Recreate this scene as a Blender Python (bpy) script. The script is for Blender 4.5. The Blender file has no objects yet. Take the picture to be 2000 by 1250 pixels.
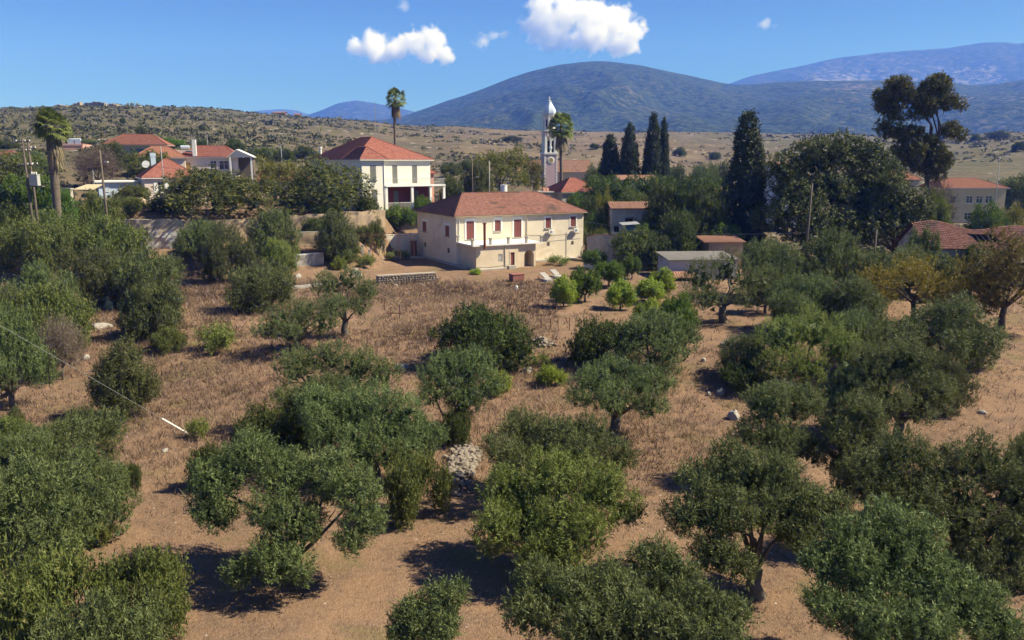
import bpy, math, random
import numpy as np
from mathutils import Vector

# ------------------------------------------------------------------ camera, sky, sun, exposure
SC = bpy.context.scene
COL = SC.collection
F = 1550.0            # focal length in photo pixels (photo is 2000 x 1250)
CAMZ = 14.3
PITCH = math.atan(310.0 / F)
cam_d = bpy.data.cameras.new('camera')
cam_d.sensor_width = 36.0
cam_d.lens = 36.0 * F / 2000.0
cam_d.clip_start = 0.1
cam_d.clip_end = 40000.0
cam = bpy.data.objects.new('camera', cam_d)
COL.objects.link(cam)
cam.location = (0, 0, CAMZ)
cam.rotation_euler = (math.pi / 2 - PITCH, 0, 0)
SC.camera = cam

SUN_AZ = math.radians(-1.0)      # measured from +X towards +Y
SUN_EL = math.radians(46.0)
W = bpy.data.worlds.new('World')
SC.world = W
W.use_nodes = True
nt = W.node_tree
sky = nt.nodes.new('ShaderNodeTexSky')
sky.sky_type = 'NISHITA'
sky.sun_disc = False
sky.sun_elevation = SUN_EL
sky.sun_rotation = math.pi / 2 - SUN_AZ
sky.altitude = 2500.0
sky.air_density = 0.8
sky.dust_density = 0.0
sky.ozone_density = 10.0
nt.nodes['Background'].inputs['Strength'].default_value = 0.05
nt.links.new(sky.outputs['Color'], nt.nodes['Background'].inputs['Color'])

sun_d = bpy.data.lights.new('sun', 'SUN')
sun_d.energy = 5.0
sun_d.angle = math.radians(0.53)
sun_d.color = (1.0, 0.955, 0.89)
sun = bpy.data.objects.new('sun', sun_d)
COL.objects.link(sun)
sdir = Vector((math.cos(SUN_EL) * math.cos(SUN_AZ), math.cos(SUN_EL) * math.sin(SUN_AZ), math.sin(SUN_EL)))
sun.rotation_euler = sdir.to_track_quat('Z', 'Y').to_euler()
sun.location = (60, 0, 80)

SC.view_settings.view_transform = 'Standard'
SC.view_settings.look = 'None'
SC.view_settings.exposure = 0.95
SC.view_settings.gamma = 1.0
SC.view_settings.use_curve_mapping = False
SC.render.engine = 'CYCLES'
cy = SC.cycles
cy.use_denoising = True
cy.max_bounces = 24
cy.diffuse_bounces = 3
cy.glossy_bounces = 2
cy.transmission_bounces = 4
cy.transparent_max_bounces = 24
cy.volume_bounces = 24
cy.sample_clamp_indirect = 4.0
cy.use_adaptive_sampling = True
cy.adaptive_threshold = 0.006
cy.denoising_prefilter = 'ACCURATE'
cy.denoising_input_passes = 'RGB_ALBEDO_NORMAL'

# ------------------------------------------------------------------ numbers
RNG = np.random.default_rng(7)
rnd = random.Random(11)

def ss(a, b, x):
    t = np.clip((np.asarray(x, float) - a) / (b - a), 0, 1)
    return t * t * (3 - 2 * t)

def _hash(ix, iy, s):
    h = (ix.astype(np.int64) * 374761393 + iy.astype(np.int64) * 668265263 + s * 974634777) & 0xffffffff
    h = ((h ^ (h >> 13)) * 1274126177) & 0xffffffff
    return ((h ^ (h >> 16)) & 0xffff) / 65535.0

def vnoise(x, y, s=0):
    x = np.asarray(x, float); y = np.asarray(y, float)
    ix = np.floor(x); iy = np.floor(y)
    fx = x - ix; fy = y - iy
    fx = fx * fx * (3 - 2 * fx); fy = fy * fy * (3 - 2 * fy)
    a = _hash(ix, iy, s); b = _hash(ix + 1, iy, s); c = _hash(ix, iy + 1, s); d = _hash(ix + 1, iy + 1, s)
    return (a * (1 - fx) + b * fx) * (1 - fy) + (c * (1 - fx) + d * fx) * fy

def fbm(x, y, s=0, o=4):
    t = 0; a = 0.5; n = 0
    for i in range(o):
        t = t + a * vnoise(x * 2 ** i, y * 2 ** i, s + i); n += a; a *= 0.5
    return t / n

KX = np.array([-1200, 0, 300, 560, 700, 745, 780, 840, 900, 1050, 1200, 1400, 2000, 3200.])
KV = np.array([8.5, 8.0, 7.6, 6.8, 6.5, 6.3, 3.4, 3.6, 5.2, 5.4, 4.0, 1.6, 1.5, 1.5])          # village level
KY0 = np.array([104.3, 104.3, 105.5, 111.5, 115.5, 118.5, 121.5, 124.5, 125, 125, 123, 128, 130, 130.])     # foot and top of the step up to the village
KY1 = np.array([107, 107, 108.5, 114.5, 118.5, 122, 125, 130, 142, 142, 140, 160, 170, 170.])
SKX = np.array([-1500, 0, 120, 200, 300, 430, 520, 600, 830, 1100, 1400, 1750, 2000, 3500.])
SKY = np.array([222, 217, 214, 212, 214, 220, 230, 236, 250, 260, 262, 268, 262, 255.])
SKR = np.array([600, 600, 600, 600, 600, 620, 660, 700, 780, 850, 900, 900, 850, 850.])

def H(x, y):
    x = np.asarray(x, float); y = np.asarray(y, float)
    r = np.hypot(x, y)
    ang = np.arctan2(x, np.maximum(y, 1e-6))
    px = 1000 + F * np.tan(np.clip(ang, -1.2, 1.2))
    front = ss(-5, 30, y)
    v = np.interp(px, KX, KV); y0 = np.interp(px, KX, KY0); y1 = np.interp(px, KX, KY1)
    edge = 56 + 5 * (vnoise(x * 0.04, x * 0 + 3.3, 5) - 0.5) * 2 - 0.12 * x
    z = -1.3 * (1 - ss(edge - 9, edge + 7, y))
    bank = np.interp(px, [-400, 130, 205, 345, 420, 560, 690, 745], [0.8, 0.75, 0.4, 0.4, 0.5, 0.62, 0.6, 0.0])
    run = np.interp(px, [0, 200, 300], [26, 20, 13])
    z = z + v * (bank * ss(y0 - run, y0 - 0.6, y) + (1 - bank) * ss(y0, y1, y)) * front
    rs = np.interp(px, SKX, SKR)
    zs = CAMZ + (315 - np.interp(px, SKX, SKY)) * rs * np.cos(np.clip(ang, -1.2, 1.2)) / F
    r0 = np.interp(px, [0, 900, 1150, 1500, 2000], [138, 140, 190, 225, 240])
    t = np.clip((r - r0) / (rs - r0), 0, 1)
    z = z + (zs - v) * (1 - (1 - t) ** 1.18) * front
    z = z - np.clip((r - rs) * 0.06, 0, 60) * front
    z = z + (fbm(x * 0.09, y * 0.09, 1) - 0.5) * 0.7 * ss(150, 100, y) * ss(18, 40, np.abs(x - 2) + np.abs(y - 108) * 1.0)
    z = z + (fbm(x * 0.02, y * 0.02, 9) - 0.5) * 7.0 * ss(190, 420, r) * (1 - 0.7 * ss(0.85, 1.0, t))
    return z

def ray(px, py):
    u = (px - 1000) / F; v = -(py - 625) / F
    return np.array([u, math.cos(PITCH) + v * math.sin(PITCH), -math.sin(PITCH) + v * math.cos(PITCH)])

def P(px, py, y):                       # the point seen at a pixel, at ground distance y
    d = ray(px, py); t = y / d[1]
    return np.array([d[0] * t, y, CAMZ + d[2] * t])

def G(px, py, far=700):                 # the ground point seen at a pixel
    d = ray(px, py)
    ts = np.geomspace(8, far, 3000)
    z = CAMZ + d[2] * ts
    h = H(d[0] * ts, d[1] * ts)
    k = np.argmax(z <= h)
    if not (z <= h).any():
        k = len(ts) - 1
    t = ts[k]
    return np.array([d[0] * t, d[1] * t, float(H(d[0] * t, d[1] * t))])

# ------------------------------------------------------------------ objects
def tag(o, label=None, cat=None, group=None, kind=None):
    if label: o['label'] = label
    if cat: o['category'] = cat
    if group: o['group'] = group
    if kind or cat: o['kind'] = kind or 'thing'
    return o

def empty(name, loc=(0, 0, 0), rz=0.0, label=None, cat=None, group=None):
    o = bpy.data.objects.new(name, None)
    COL.objects.link(o)
    o.location = loc; o.rotation_euler = (0, 0, rz); o.empty_display_size = 0.3
    return tag(o, label, cat, group)

def link(name, me, mat=None, parent=None):
    o = bpy.data.objects.new(name, me)
    COL.objects.link(o)
    if mat is not None and not me.materials:
        me.materials.append(mat)
    if parent is not None:
        o.parent = parent
    return o

def np_mesh(name, verts, faces, attr=None, smooth=False):
    """faces: int array (n,3) or (n,4); attr: per-vertex float"""
    me = bpy.data.meshes.new(name)
    verts = np.ascontiguousarray(verts, dtype=np.float32); faces = np.ascontiguousarray(faces, dtype=np.int32)
    n, k = faces.shape
    me.vertices.add(len(verts)); me.vertices.foreach_set('co', verts.ravel())
    me.loops.add(n * k); me.loops.foreach_set('vertex_index', faces.ravel())
    me.polygons.add(n)
    me.polygons.foreach_set('loop_start', np.arange(0, n * k, k, dtype=np.int32))
    me.polygons.foreach_set('loop_total', np.full(n, k, dtype=np.int32))
    if smooth:
        me.polygons.foreach_set('use_smooth', np.ones(n, dtype=bool))
    me.update(calc_edges=True)
    if attr is not None:
        a = me.attributes.new('v', 'FLOAT', 'POINT')
        a.data.foreach_set('value', np.ascontiguousarray(attr, dtype=np.float32))
    return me

class MB:
    """collects boxes, bars, tubes and quads for ONE mesh object"""
    def __init__(s): s.v = []; s.f = []
    def poly(s, pts):
        b = len(s.v); s.v += [tuple(p) for p in pts]; s.f.append(tuple(range(b, b + len(pts)))); return s
    def box(s, x0, x1, y0, y1, z0, z1, taper=0.0):
        b = len(s.v); t = taper
        s.v += [(x0, y0, z0), (x1, y0, z0), (x1, y1, z0), (x0, y1, z0),
                (x0 + t, y0 + t, z1), (x1 - t, y0 + t, z1), (x1 - t, y1 - t, z1), (x0 + t, y1 - t, z1)]
        for f in ((0, 3, 2, 1), (4, 5, 6, 7), (0, 1, 5, 4), (1, 2, 6, 5), (2, 3, 7, 6), (3, 0, 4, 7)):
            s.f.append(tuple(b + i for i in f))
        return s
    def tube(s, pts, rad, n=7, cap=True):
        pts = [np.array(p, float) for p in pts]
        if not hasattr(rad, '__len__'): rad = [rad] * len(pts)
        b = len(s.v); u = None
        for i, p in enumerate(pts):
            d = pts[min(i + 1, len(pts) - 1)] - pts[max(i - 1, 0)]
            d = d / (np.linalg.norm(d) + 1e-9)
            if u is None:
                u = np.cross(d, [0.31, 0.87, 0.37])
            u = u - d * np.dot(u, d); u /= np.linalg.norm(u) + 1e-9
            w = np.cross(d, u)
            for k in range(n):
                a = 2 * math.pi * k / n
                s.v.append(tuple(p + rad[i] * (math.cos(a) * u + math.sin(a) * w)))
        for i in range(len(pts) - 1):
            for k in range(n):
                k2 = (k + 1) % n
                s.f.append((b + i * n + k, b + i * n + k2, b + (i + 1) * n + k2, b + (i + 1) * n + k))
        if cap:
            s.f.append(tuple(b + k for k in range(n))[::-1])
            s.f.append(tuple(b + (len(pts) - 1) * n + k for k in range(n)))
        return s
    def lathe(s, prof, n=12, c=(0, 0), rot=0.0):
        b = len(s.v)
        for r, z in prof:
            for k in range(n):
                a = 2 * math.pi * k / n + rot
                s.v.append((c[0] + r * math.cos(a), c[1] + r * math.sin(a), z))
        for i in range(len(prof) - 1):
            for k in range(n):
                k2 = (k + 1) % n
                s.f.append((b + i * n + k, b + i * n + k2, b + (i + 1) * n + k2, b + (i + 1) * n + k))
        s.f.append(tuple(b + k for k in range(n))[::-1])
        s.f.append(tuple(b + (len(prof) - 1) * n + k for k in range(n)))
        return s
    def facade(s, o, ux, nrm, w, z0, z1, holes, reveal=0.22):
        """vertical wall sheet with real openings. o: (x,y) of its start, ux: (x,y) direction, nrm: outward (x,y)"""
        xs = sorted({0.0, float(w)} | {h[0] for h in holes} | {h[1] for h in holes})
        zs = sorted({float(z0), float(z1)} | {h[2] for h in holes} | {h[3] for h in holes})
        def pt(x, z, d=0.0): return (o[0] + ux[0] * x - nrm[0] * d, o[1] + ux[1] * x - nrm[1] * d, z)
        for i in range(len(xs) - 1):
            for j in range(len(zs) - 1):
                cx = (xs[i] + xs[i + 1]) / 2; cz = (zs[j] + zs[j + 1]) / 2
                if any(h[0] < cx < h[1] and h[2] < cz < h[3] for h in holes): continue
                s.poly([pt(xs[i], zs[j]), pt(xs[i + 1], zs[j]), pt(xs[i + 1], zs[j + 1]), pt(xs[i], zs[j + 1])])
        for a, b, c, d in holes:
            s.poly([pt(a, c), pt(b, c), pt(b, c, reveal), pt(a, c, reveal)])
            s.poly([pt(a, d, reveal), pt(b, d, reveal), pt(b, d), pt(a, d)])
            s.poly([pt(a, c), pt(a, c, reveal), pt(a, d, reveal), pt(a, d)])
            s.poly([pt(b, c, reveal), pt(b, c), pt(b, d), pt(b, d, reveal)])
            s.poly([pt(a, c, reveal), pt(b, c, reveal), pt(b, d, reveal), pt(a, d, reveal)])
        return s
    def mesh(s, name, smooth=False):
        me = bpy.data.meshes.new(name)
        me.from_pydata(s.v, [], s.f)
        if smooth:
            me.polygons.foreach_set('use_smooth', np.ones(len(me.polygons), dtype=bool))
        me.update()
        return me
    def build(s, name, mat, parent=None, smooth=False):
        return link(name, s.mesh(name, smooth), mat, parent)

# ------------------------------------------------------------------ materials
def new_mat(name):
    m = bpy.data.materials.new(name); m.use_nodes = True
    return m, m.node_tree, m.node_tree.nodes['Principled BSDF']

def ramp(nt, fac, stops):
    r = nt.nodes.new('ShaderNodeValToRGB')
    e = r.color_ramp.elements
    e[0].position, e[0].color = stops[0][0], (*stops[0][1], 1)
    e[1].position, e[1].color = stops[-1][0], (*stops[-1][1], 1)
    for p, c in stops[1:-1]:
        k = e.new(p); k.color = (*c, 1)
    nt.links.new(fac, r.inputs['Fac'])
    return r.outputs['Color']

def noise(nt, scale, detail=4, rough=0.6, vec=None, dist=0.0):
    n = nt.nodes.new('ShaderNodeTexNoise')
    n.inputs['Scale'].default_value = scale; n.inputs['Detail'].default_value = detail
    n.inputs['Roughness'].default_value = rough; n.inputs['Distortion'].default_value = dist
    if vec is not None: nt.links.new(vec, n.inputs['Vector'])
    return n.outputs['Fac']

def mix(nt, fac, a, b, mode='MIX'):
    m = nt.nodes.new('ShaderNodeMix'); m.data_type = 'RGBA'; m.blend_type = mode
    for s, v in ((m.inputs[0], fac), (m.inputs[6], a), (m.inputs[7], b)):
        if hasattr(v, 'is_linked'): nt.links.new(v, s)
        elif isinstance(v, (int, float)): s.default_value = v
        else: s.default_value = (*v, 1)
    return m.outputs[2]

def math_n(nt, op, a, b=0.0, clamp=False):
    m = nt.nodes.new('ShaderNodeMath'); m.operation = op; m.use_clamp = clamp
    for s, v in ((m.inputs[0], a), (m.inputs[1], b)):
        if hasattr(v, 'is_linked'): nt.links.new(v, s)
        else: s.default_value = v
    return m.outputs[0]

def coords(nt, kind='Object'):
    return nt.nodes.new('ShaderNodeTexCoord').outputs[kind]

def geo_pos(nt):
    return nt.nodes.new('ShaderNodeNewGeometry').outputs['Position']

def bump(nt, bsdf, h, strength=0.5, dist=0.05):
    b = nt.nodes.new('ShaderNodeBump'); b.inputs['Strength'].default_value = strength; b.inputs['Distance'].default_value = dist
    nt.links.new(h, b.inputs['Height']); nt.links.new(b.outputs['Normal'], bsdf.inputs['Normal'])

MATS = {}
def surf(name, c1, c2=None, scale=1.5, rough=0.85, bumpy=0.0, bscale=12.0, stops=None, metallic=0.0, detail=5, c3=None, spec=0.3):
    """a weathered surface: two tones mixed by noise, optional dark stains"""
    if name in MATS: return MATS[name]
    m, nt, b = new_mat(name)
    b.inputs['Roughness'].default_value = rough; b.inputs['Metallic'].default_value = metallic
    b.inputs['Specular IOR Level'].default_value = spec
    if c2 is None: c2 = tuple(x * 0.8 for x in c1)
    co = coords(nt)
    n = noise(nt, scale, detail, 0.65, co)
    col = ramp(nt, n, stops or [(0.3, c1), (0.72, c2)])
    if c3 is not None:
        n2 = noise(nt, scale * 0.45, 6, 0.7, co, 0.8)
        f = ramp(nt, n2, [(0.55, (0, 0, 0)), (0.68, (1, 1, 1))])
        col = mix(nt, f, col, c3)
    nt.links.new(col, b.inputs['Base Color'])
    if bumpy: bump(nt, b, noise(nt, bscale, 4, 0.6, co), bumpy, 0.03)
    MATS[name] = m
    return m

def leafmat(name, dark, light, accent=None, acc_at=0.86, trans=0.3, rough=0.6):
    if name in MATS: return MATS[name]
    m, nt, b = new_mat(name)
    at = nt.nodes.new('ShaderNodeAttribute'); at.attribute_name = 'v'
    oi = nt.nodes.new('ShaderNodeObjectInfo')
    stops = [(0.0, dark), (0.8 if accent else 1.0, light)]
    if accent: stops = [(0.0, dark), (acc_at - 0.04, light), (min(acc_at, 0.99), accent), (1.0, accent)]
    col = ramp(nt, at.outputs['Fac'], stops)
    hs = nt.nodes.new('ShaderNodeHueSaturation')
    hs.inputs['Saturation'].default_value = 1.0
    nt.links.new(col, hs.inputs['Color'])
    val = math_n(nt, 'MULTIPLY_ADD', oi.outputs['Random'], 0.3); val.node.inputs[2].default_value = 0.86
    hue = math_n(nt, 'MULTIPLY_ADD', oi.outputs['Random'], 0.03); hue.node.inputs[2].default_value = 0.485
    nt.links.new(val, hs.inputs['Value']); nt.links.new(hue, hs.inputs['Hue'])
    b.inputs['Roughness'].default_value = rough; b.inputs['Specular IOR Level'].default_value = 0.25
    nt.links.new(hs.outputs['Color'], b.inputs['Base Color'])
    tr = nt.nodes.new('ShaderNodeBsdfTranslucent'); nt.links.new(hs.outputs['Color'], tr.inputs['Color'])
    ms = nt.nodes.new('ShaderNodeMixShader'); ms.inputs[0].default_value = trans
    nt.links.new(b.outputs[0], ms.inputs[1]); nt.links.new(tr.outputs[0], ms.inputs[2])
    nt.links.new(ms.outputs[0], nt.nodes['Material Output'].inputs['Surface'])
    MATS[name] = m
    return m

# ------------------------------------------------------------------ ground
def ground_mat():
    m, nt, b = new_mat('dry_ground')
    b.inputs['Roughness'].default_value = 0.95; b.inputs['Specular IOR Level'].default_value = 0.1
    pos = geo_pos(nt)
    sep = nt.nodes.new('ShaderNodeSeparateXYZ'); nt.links.new(pos, sep.inputs[0])
    # dry grass and earth near the house
    big = noise(nt, 0.085, 7, 0.7, pos, 0.8)
    mid = noise(nt, 0.7, 6, 0.7, pos, 0.4)
    fine = noise(nt, 9.0, 4, 0.75, pos)
    st = nt.nodes.new('ShaderNodeMapping'); st.inputs['Scale'].default_value = (7, 2.2, 3); st.inputs['Rotation'].default_value = (0, 0, 0.6)
    nt.links.new(pos, st.inputs['Vector'])
    straw = noise(nt, 3.0, 5, 0.7, st.outputs[0], 1.2)
    c = ramp(nt, big, [(0.26, (0.105, 0.062, 0.043)), (0.40, (0.175, 0.103, 0.068)), (0.53, (0.235, 0.137, 0.087)), (0.72, (0.29, 0.185, 0.12))])
    c = mix(nt, ramp(nt, mid, [(0.36, (1, 1, 1)), (0.56, (0, 0, 0))]), c, (0.125, 0.082, 0.06))
    c = mix(nt, math_n(nt, 'MULTIPLY', ramp(nt, straw, [(0.45, (0, 0, 0)), (0.62, (1, 1, 1))]), 0.7), c, (0.345, 0.235, 0.148))
    c = mix(nt, ramp(nt, fine, [(0.52, (0, 0, 0)), (0.72, (0.8, 0.8, 0.8))]), c, (0.11, 0.066, 0.042))
    grn = noise(nt, 0.23, 4, 0.6, pos, 0.5)
    c = mix(nt, math_n(nt, 'MULTIPLY', ramp(nt, grn, [(0.54, (0, 0, 0)), (0.68, (1, 1, 1))]), 0.55), c, (0.135, 0.125, 0.045))
    vo = nt.nodes.new('ShaderNodeTexVoronoi'); vo.inputs['Scale'].default_value = 1.3
    nt.links.new(pos, vo.inputs['Vector'])
    c = mix(nt, ramp(nt, vo.outputs['Distance'], [(0.045, (0.8, 0.8, 0.8)), (0.07, (0, 0, 0))]), c, (0.5, 0.46, 0.42))
    # stony hillside with low scrub
    h1 = noise(nt, 0.03, 6, 0.7, pos, 0.8)
    sm = nt.nodes.new('ShaderNodeMapping'); sm.inputs['Scale'].default_value = (0.05, 0.22, 0.5); nt.links.new(pos, sm.inputs['Vector'])
    h2 = noise(nt, 1.0, 7, 0.75, sm.outputs[0], 0.5)
    hs = noise(nt, 0.55, 3, 0.6, pos)
    soil = ramp(nt, h1, [(0.32, (0.10, 0.072, 0.048)), (0.5, (0.14, 0.102, 0.067)), (0.68, (0.185, 0.138, 0.092))])
    green = ramp(nt, hs, [(0.35, (0.060, 0.060, 0.032)), (0.65, (0.115, 0.102, 0.056))])
    west = nt.nodes.new('ShaderNodeMapRange'); west.inputs[1].default_value = 60; west.inputs[2].default_value = -230
    west.inputs[3].default_value = -0.02; west.inputs[4].default_value = 0.14
    nt.links.new(sep.outputs['X'], west.inputs[0])
    east = nt.nodes.new('ShaderNodeMapRange'); east.inputs[1].default_value = 70; east.inputs[2].default_value = 190
    east.inputs[3].default_value = 0.0; east.inputs[4].default_value = 0.12
    nt.links.new(sep.outputs['X'], east.inputs[0])
    gm = math_n(nt, 'ADD', math_n(nt, 'ADD', h2, west.outputs[0]), east.outputs[0])
    hill = mix(nt, ramp(nt, gm, [(0.50, (0, 0, 0)), (0.60, (1, 1, 1))]), soil, green)
    vr = nt.nodes.new('ShaderNodeTexVoronoi'); vr.inputs['Scale'].default_value = 0.16; nt.links.new(pos, vr.inputs['Vector'])
    rock = math_n(nt, 'MULTIPLY', ramp(nt, vr.outputs['Distance'], [(0.14, (1, 1, 1)), (0.24, (0, 0, 0))]),
                  ramp(nt, noise(nt, 0.045, 5, 0.7, pos), [(0.47, (0, 0, 0)), (0.58, (1, 1, 1))]))
    hill = mix(nt, rock, hill, (0.40, 0.36, 0.31))
    far = nt.nodes.new('ShaderNodeMapRange'); far.inputs[1].default_value = 112; far.inputs[2].default_value = 175
    ln = nt.nodes.new('ShaderNodeVectorMath'); ln.operation = 'LENGTH'; nt.links.new(pos, ln.inputs[0])
    nt.links.new(ln.outputs['Value'], far.inputs[0])
    col = mix(nt, far.outputs[0], c, hill)
    nt.links.new(col, b.inputs['Base Color'])
    hh = math_n(nt, 'ADD', math_n(nt, 'MULTIPLY', straw, 0.6), math_n(nt, 'MULTIPLY', fine, 0.4))
    bump(nt, b, hh, 0.8, 0.12)
    return m

def build_ground():
    front = np.radians(np.arange(-46, 46.01, 0.42))
    side = np.radians(np.concatenate([np.arange(50, 180, 6), np.arange(-180, -47, 6)]))
    th = np.sort(np.concatenate([front, side]))
    rad = np.concatenate([[1.0, 2.5, 4.0], np.geomspace(6, 1000, 360), np.geomspace(1060, 7900, 26)])
    T, R = np.meshgrid(th, rad)
    X = R * np.sin(T); Y = R * np.cos(T)
    Z = H(X, Y)
    n, k = X.shape
    v = np.stack([X, Y, Z], -1).reshape(-1, 3)
    i = np.arange(n - 1)[:, None] * k; j = np.arange(k)[None, :]
    a = (i + j).ravel(); b = (i + (j + 1) % k).ravel()
    f = np.stack([a, b, b + k, a + k], -1)[:, ::-1]
    v = np.vstack([v, [[0, 0, float(H(0., 0.01))]]])
    me = np_mesh('ground', v, f, smooth=True)
    o = link('ground', me, ground_mat())
    tag(o, kind='structure')
build_ground()

# ------------------------------------------------------------------ mountains
def mountain_mat(name, scrub, scrub2, soil, rockc, cover, rock_at, sc=1.0):
    m, nt, b = new_mat(name)
    b.inputs['Roughness'].default_value = 0.95; b.inputs['Specular IOR Level'].default_value = 0.05
    pos = geo_pos(nt)
    n1 = noise(nt, 0.005 * sc, 7, 0.72, pos, 0.3)
    n2 = noise(nt, 0.045 * sc, 5, 0.8, pos, 0.2)
    sca = noise(nt, 0.0012 * sc, 4, 0.6, pos)
    s = ramp(nt, n2, [(0.43, scrub), (0.57, scrub2)])
    g = math_n(nt, 'ADD', math_n(nt, 'MULTIPLY', n1, 0.4), math_n(nt, 'MULTIPLY', n2, 0.6))
    c = mix(nt, ramp(nt, g, [(cover, (0, 0, 0)), (cover + 0.07, (1, 1, 1))]), s, soil)
    r = math_n(nt, 'ADD', math_n(nt, 'MULTIPLY', sca, 0.6), math_n(nt, 'MULTIPLY', n2, 0.4))
    c = mix(nt, ramp(nt, r, [(rock_at, (0, 0, 0)), (rock_at + 0.05, (1, 1, 1))]), c, rockc)
    nt.links.new(c, b.inputs['Base Color'])
    bump(nt, b, n2, 0.9, 14.0)
    return m

def mountain(name, prof, dist, foot, mat, zfoot=0.0, rough=18.0, seed=1, back=0.35):
    xs = np.array([p[0] for p in prof], float); ys = np.array([p[1] for p in prof], float)
    px = np.linspace(xs[0], xs[-1], 240)
    py = np.interp(px, xs, ys)
    ker = np.hanning(13); ker /= ker.sum()
    py = np.convolve(np.pad(py, 6, mode='edge'), ker, mode='valid')
    zr = CAMZ + (315 - py) * dist / F
    tt = np.concatenate([np.linspace(0, 1, 56), np.linspace(1.01, 1 + back, 8)])
    U, T = np.meshgrid((px - 1000) / F, tt)
    Zr = np.tile(zr, (len(tt), 1))
    D = foot + (dist - foot) * T
    X = U * D; Y = D
    up = np.clip(T, 0, 1)
    shp = 0.55 * up ** 1.3 + 0.45 * up * up * (3 - 2 * up)
    shp = np.where(T > 1, 1 - (T - 1) * 1.2, shp)
    g = np.abs(fbm(X / 420.0 * 3000 / dist, Y / 900.0 * 3000 / dist, seed, 5) - 0.5) * 2
    nz = (0.45 - 0.6 * up - g) * rough * 6 * np.sin(np.pi * np.clip(up, 0.0, 1)) ** 0.8
    crest = (fbm(X / 60.0 * 3000 / dist, Y / 60.0, seed + 7, 3) - 0.5) * rough * 0.14
    Z = zfoot + (Zr - zfoot) * shp + nz * ((Zr - zfoot) / max(1.0, np.max(zr - zfoot))) + crest
    n, k = X.shape
    v = np.stack([X, Y, Z], -1).reshape(-1, 3)
    i = np.arange(n - 1)[:, None] * k; j = np.arange(k - 1)[None, :]
    a = (i + j).ravel()
    f = np.stack([a, a + 1, a + 1 + k, a + k], -1)
    o = link(name, np_mesh(name, v, f, smooth=True), mat)
    tag(o, kind='structure')
    return o

M_SCRUB = mountain_mat('scrub_mountain', (0.014, 0.026, 0.008), (0.062, 0.078, 0.030), (0.125, 0.108, 0.066), (0.24, 0.20, 0.15), 0.56, 0.60)
M_BARE = mountain_mat('bare_mountain', (0.018, 0.026, 0.012), (0.045, 0.05, 0.026), (0.075, 0.07, 0.062), (0.19, 0.178, 0.165), 0.52, 0.56, 0.5)
mountain('mountain', [(560, 262), (620, 246), (700, 240), (780, 236), (850, 212), (900, 196), (950, 180), (1000, 160), (1045, 147), (1090, 137), (1160, 130), (1230, 137),
                      (1320, 155), (1410, 174), (1450, 174), (1490, 169), (1560, 167), (1700, 166), (1790, 168), (1880, 176), (2000, 160), (2150, 150), (2500, 160)],
         3000, 1150, M_SCRUB, 5.0, 22.0, 3)
mountain('mountain', [(1330, 200), (1410, 171), (1450, 158), (1500, 148), (1560, 136), (1620, 124), (1700, 115), (1760, 112), (1830, 106), (1880, 98), (1915, 96), (1945, 103),
                      (1962, 96), (2000, 80), (2050, 66), (2120, 58), (2300, 62), (2700, 80)], 6300, 3700, M_BARE, 20.0, 55.0, 12)
mountain('mountain', [(560, 250), (600, 233), (640, 220), (670, 208), (705, 202), (740, 207), (780, 215), (830, 226), (900, 240)], 5600, 3900, M_BARE, 20.0, 16.0, 21)
mountain('mountain', [(430, 245), (480, 227), (520, 221), (560, 218), (590, 220), (640, 236), (700, 250)], 7300, 6000, M_BARE, 20.0, 10.0, 33, back=0.05)

# ------------------------------------------------------------------ haze
def build_haze():
    mb = MB().box(-8100, 9200, -8100, 8200, -68, 1140)
    m = bpy.data.materials.new('haze_air'); m.use_nodes = True
    nt = m.node_tree; nt.nodes.clear()
    out = nt.nodes.new('ShaderNodeOutputMaterial'); pv = nt.nodes.new('ShaderNodeVolumePrincipled')
    pv.inputs['Color'].default_value = (0.08, 0.225, 1.0, 1)
    pv.inputs['Absorption Color'].default_value = (1, 1, 1, 1)
    pv.inputs['Density'].default_value = 0.00019
    pv.inputs['Anisotropy'].default_value = 0.0
    nt.links.new(pv.outputs[0], out.inputs['Volume'])
    o = mb.build('haze', m)
    tag(o, 'thin blue haze in the air over the valley', 'haze', kind='stuff')
build_haze()

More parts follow.
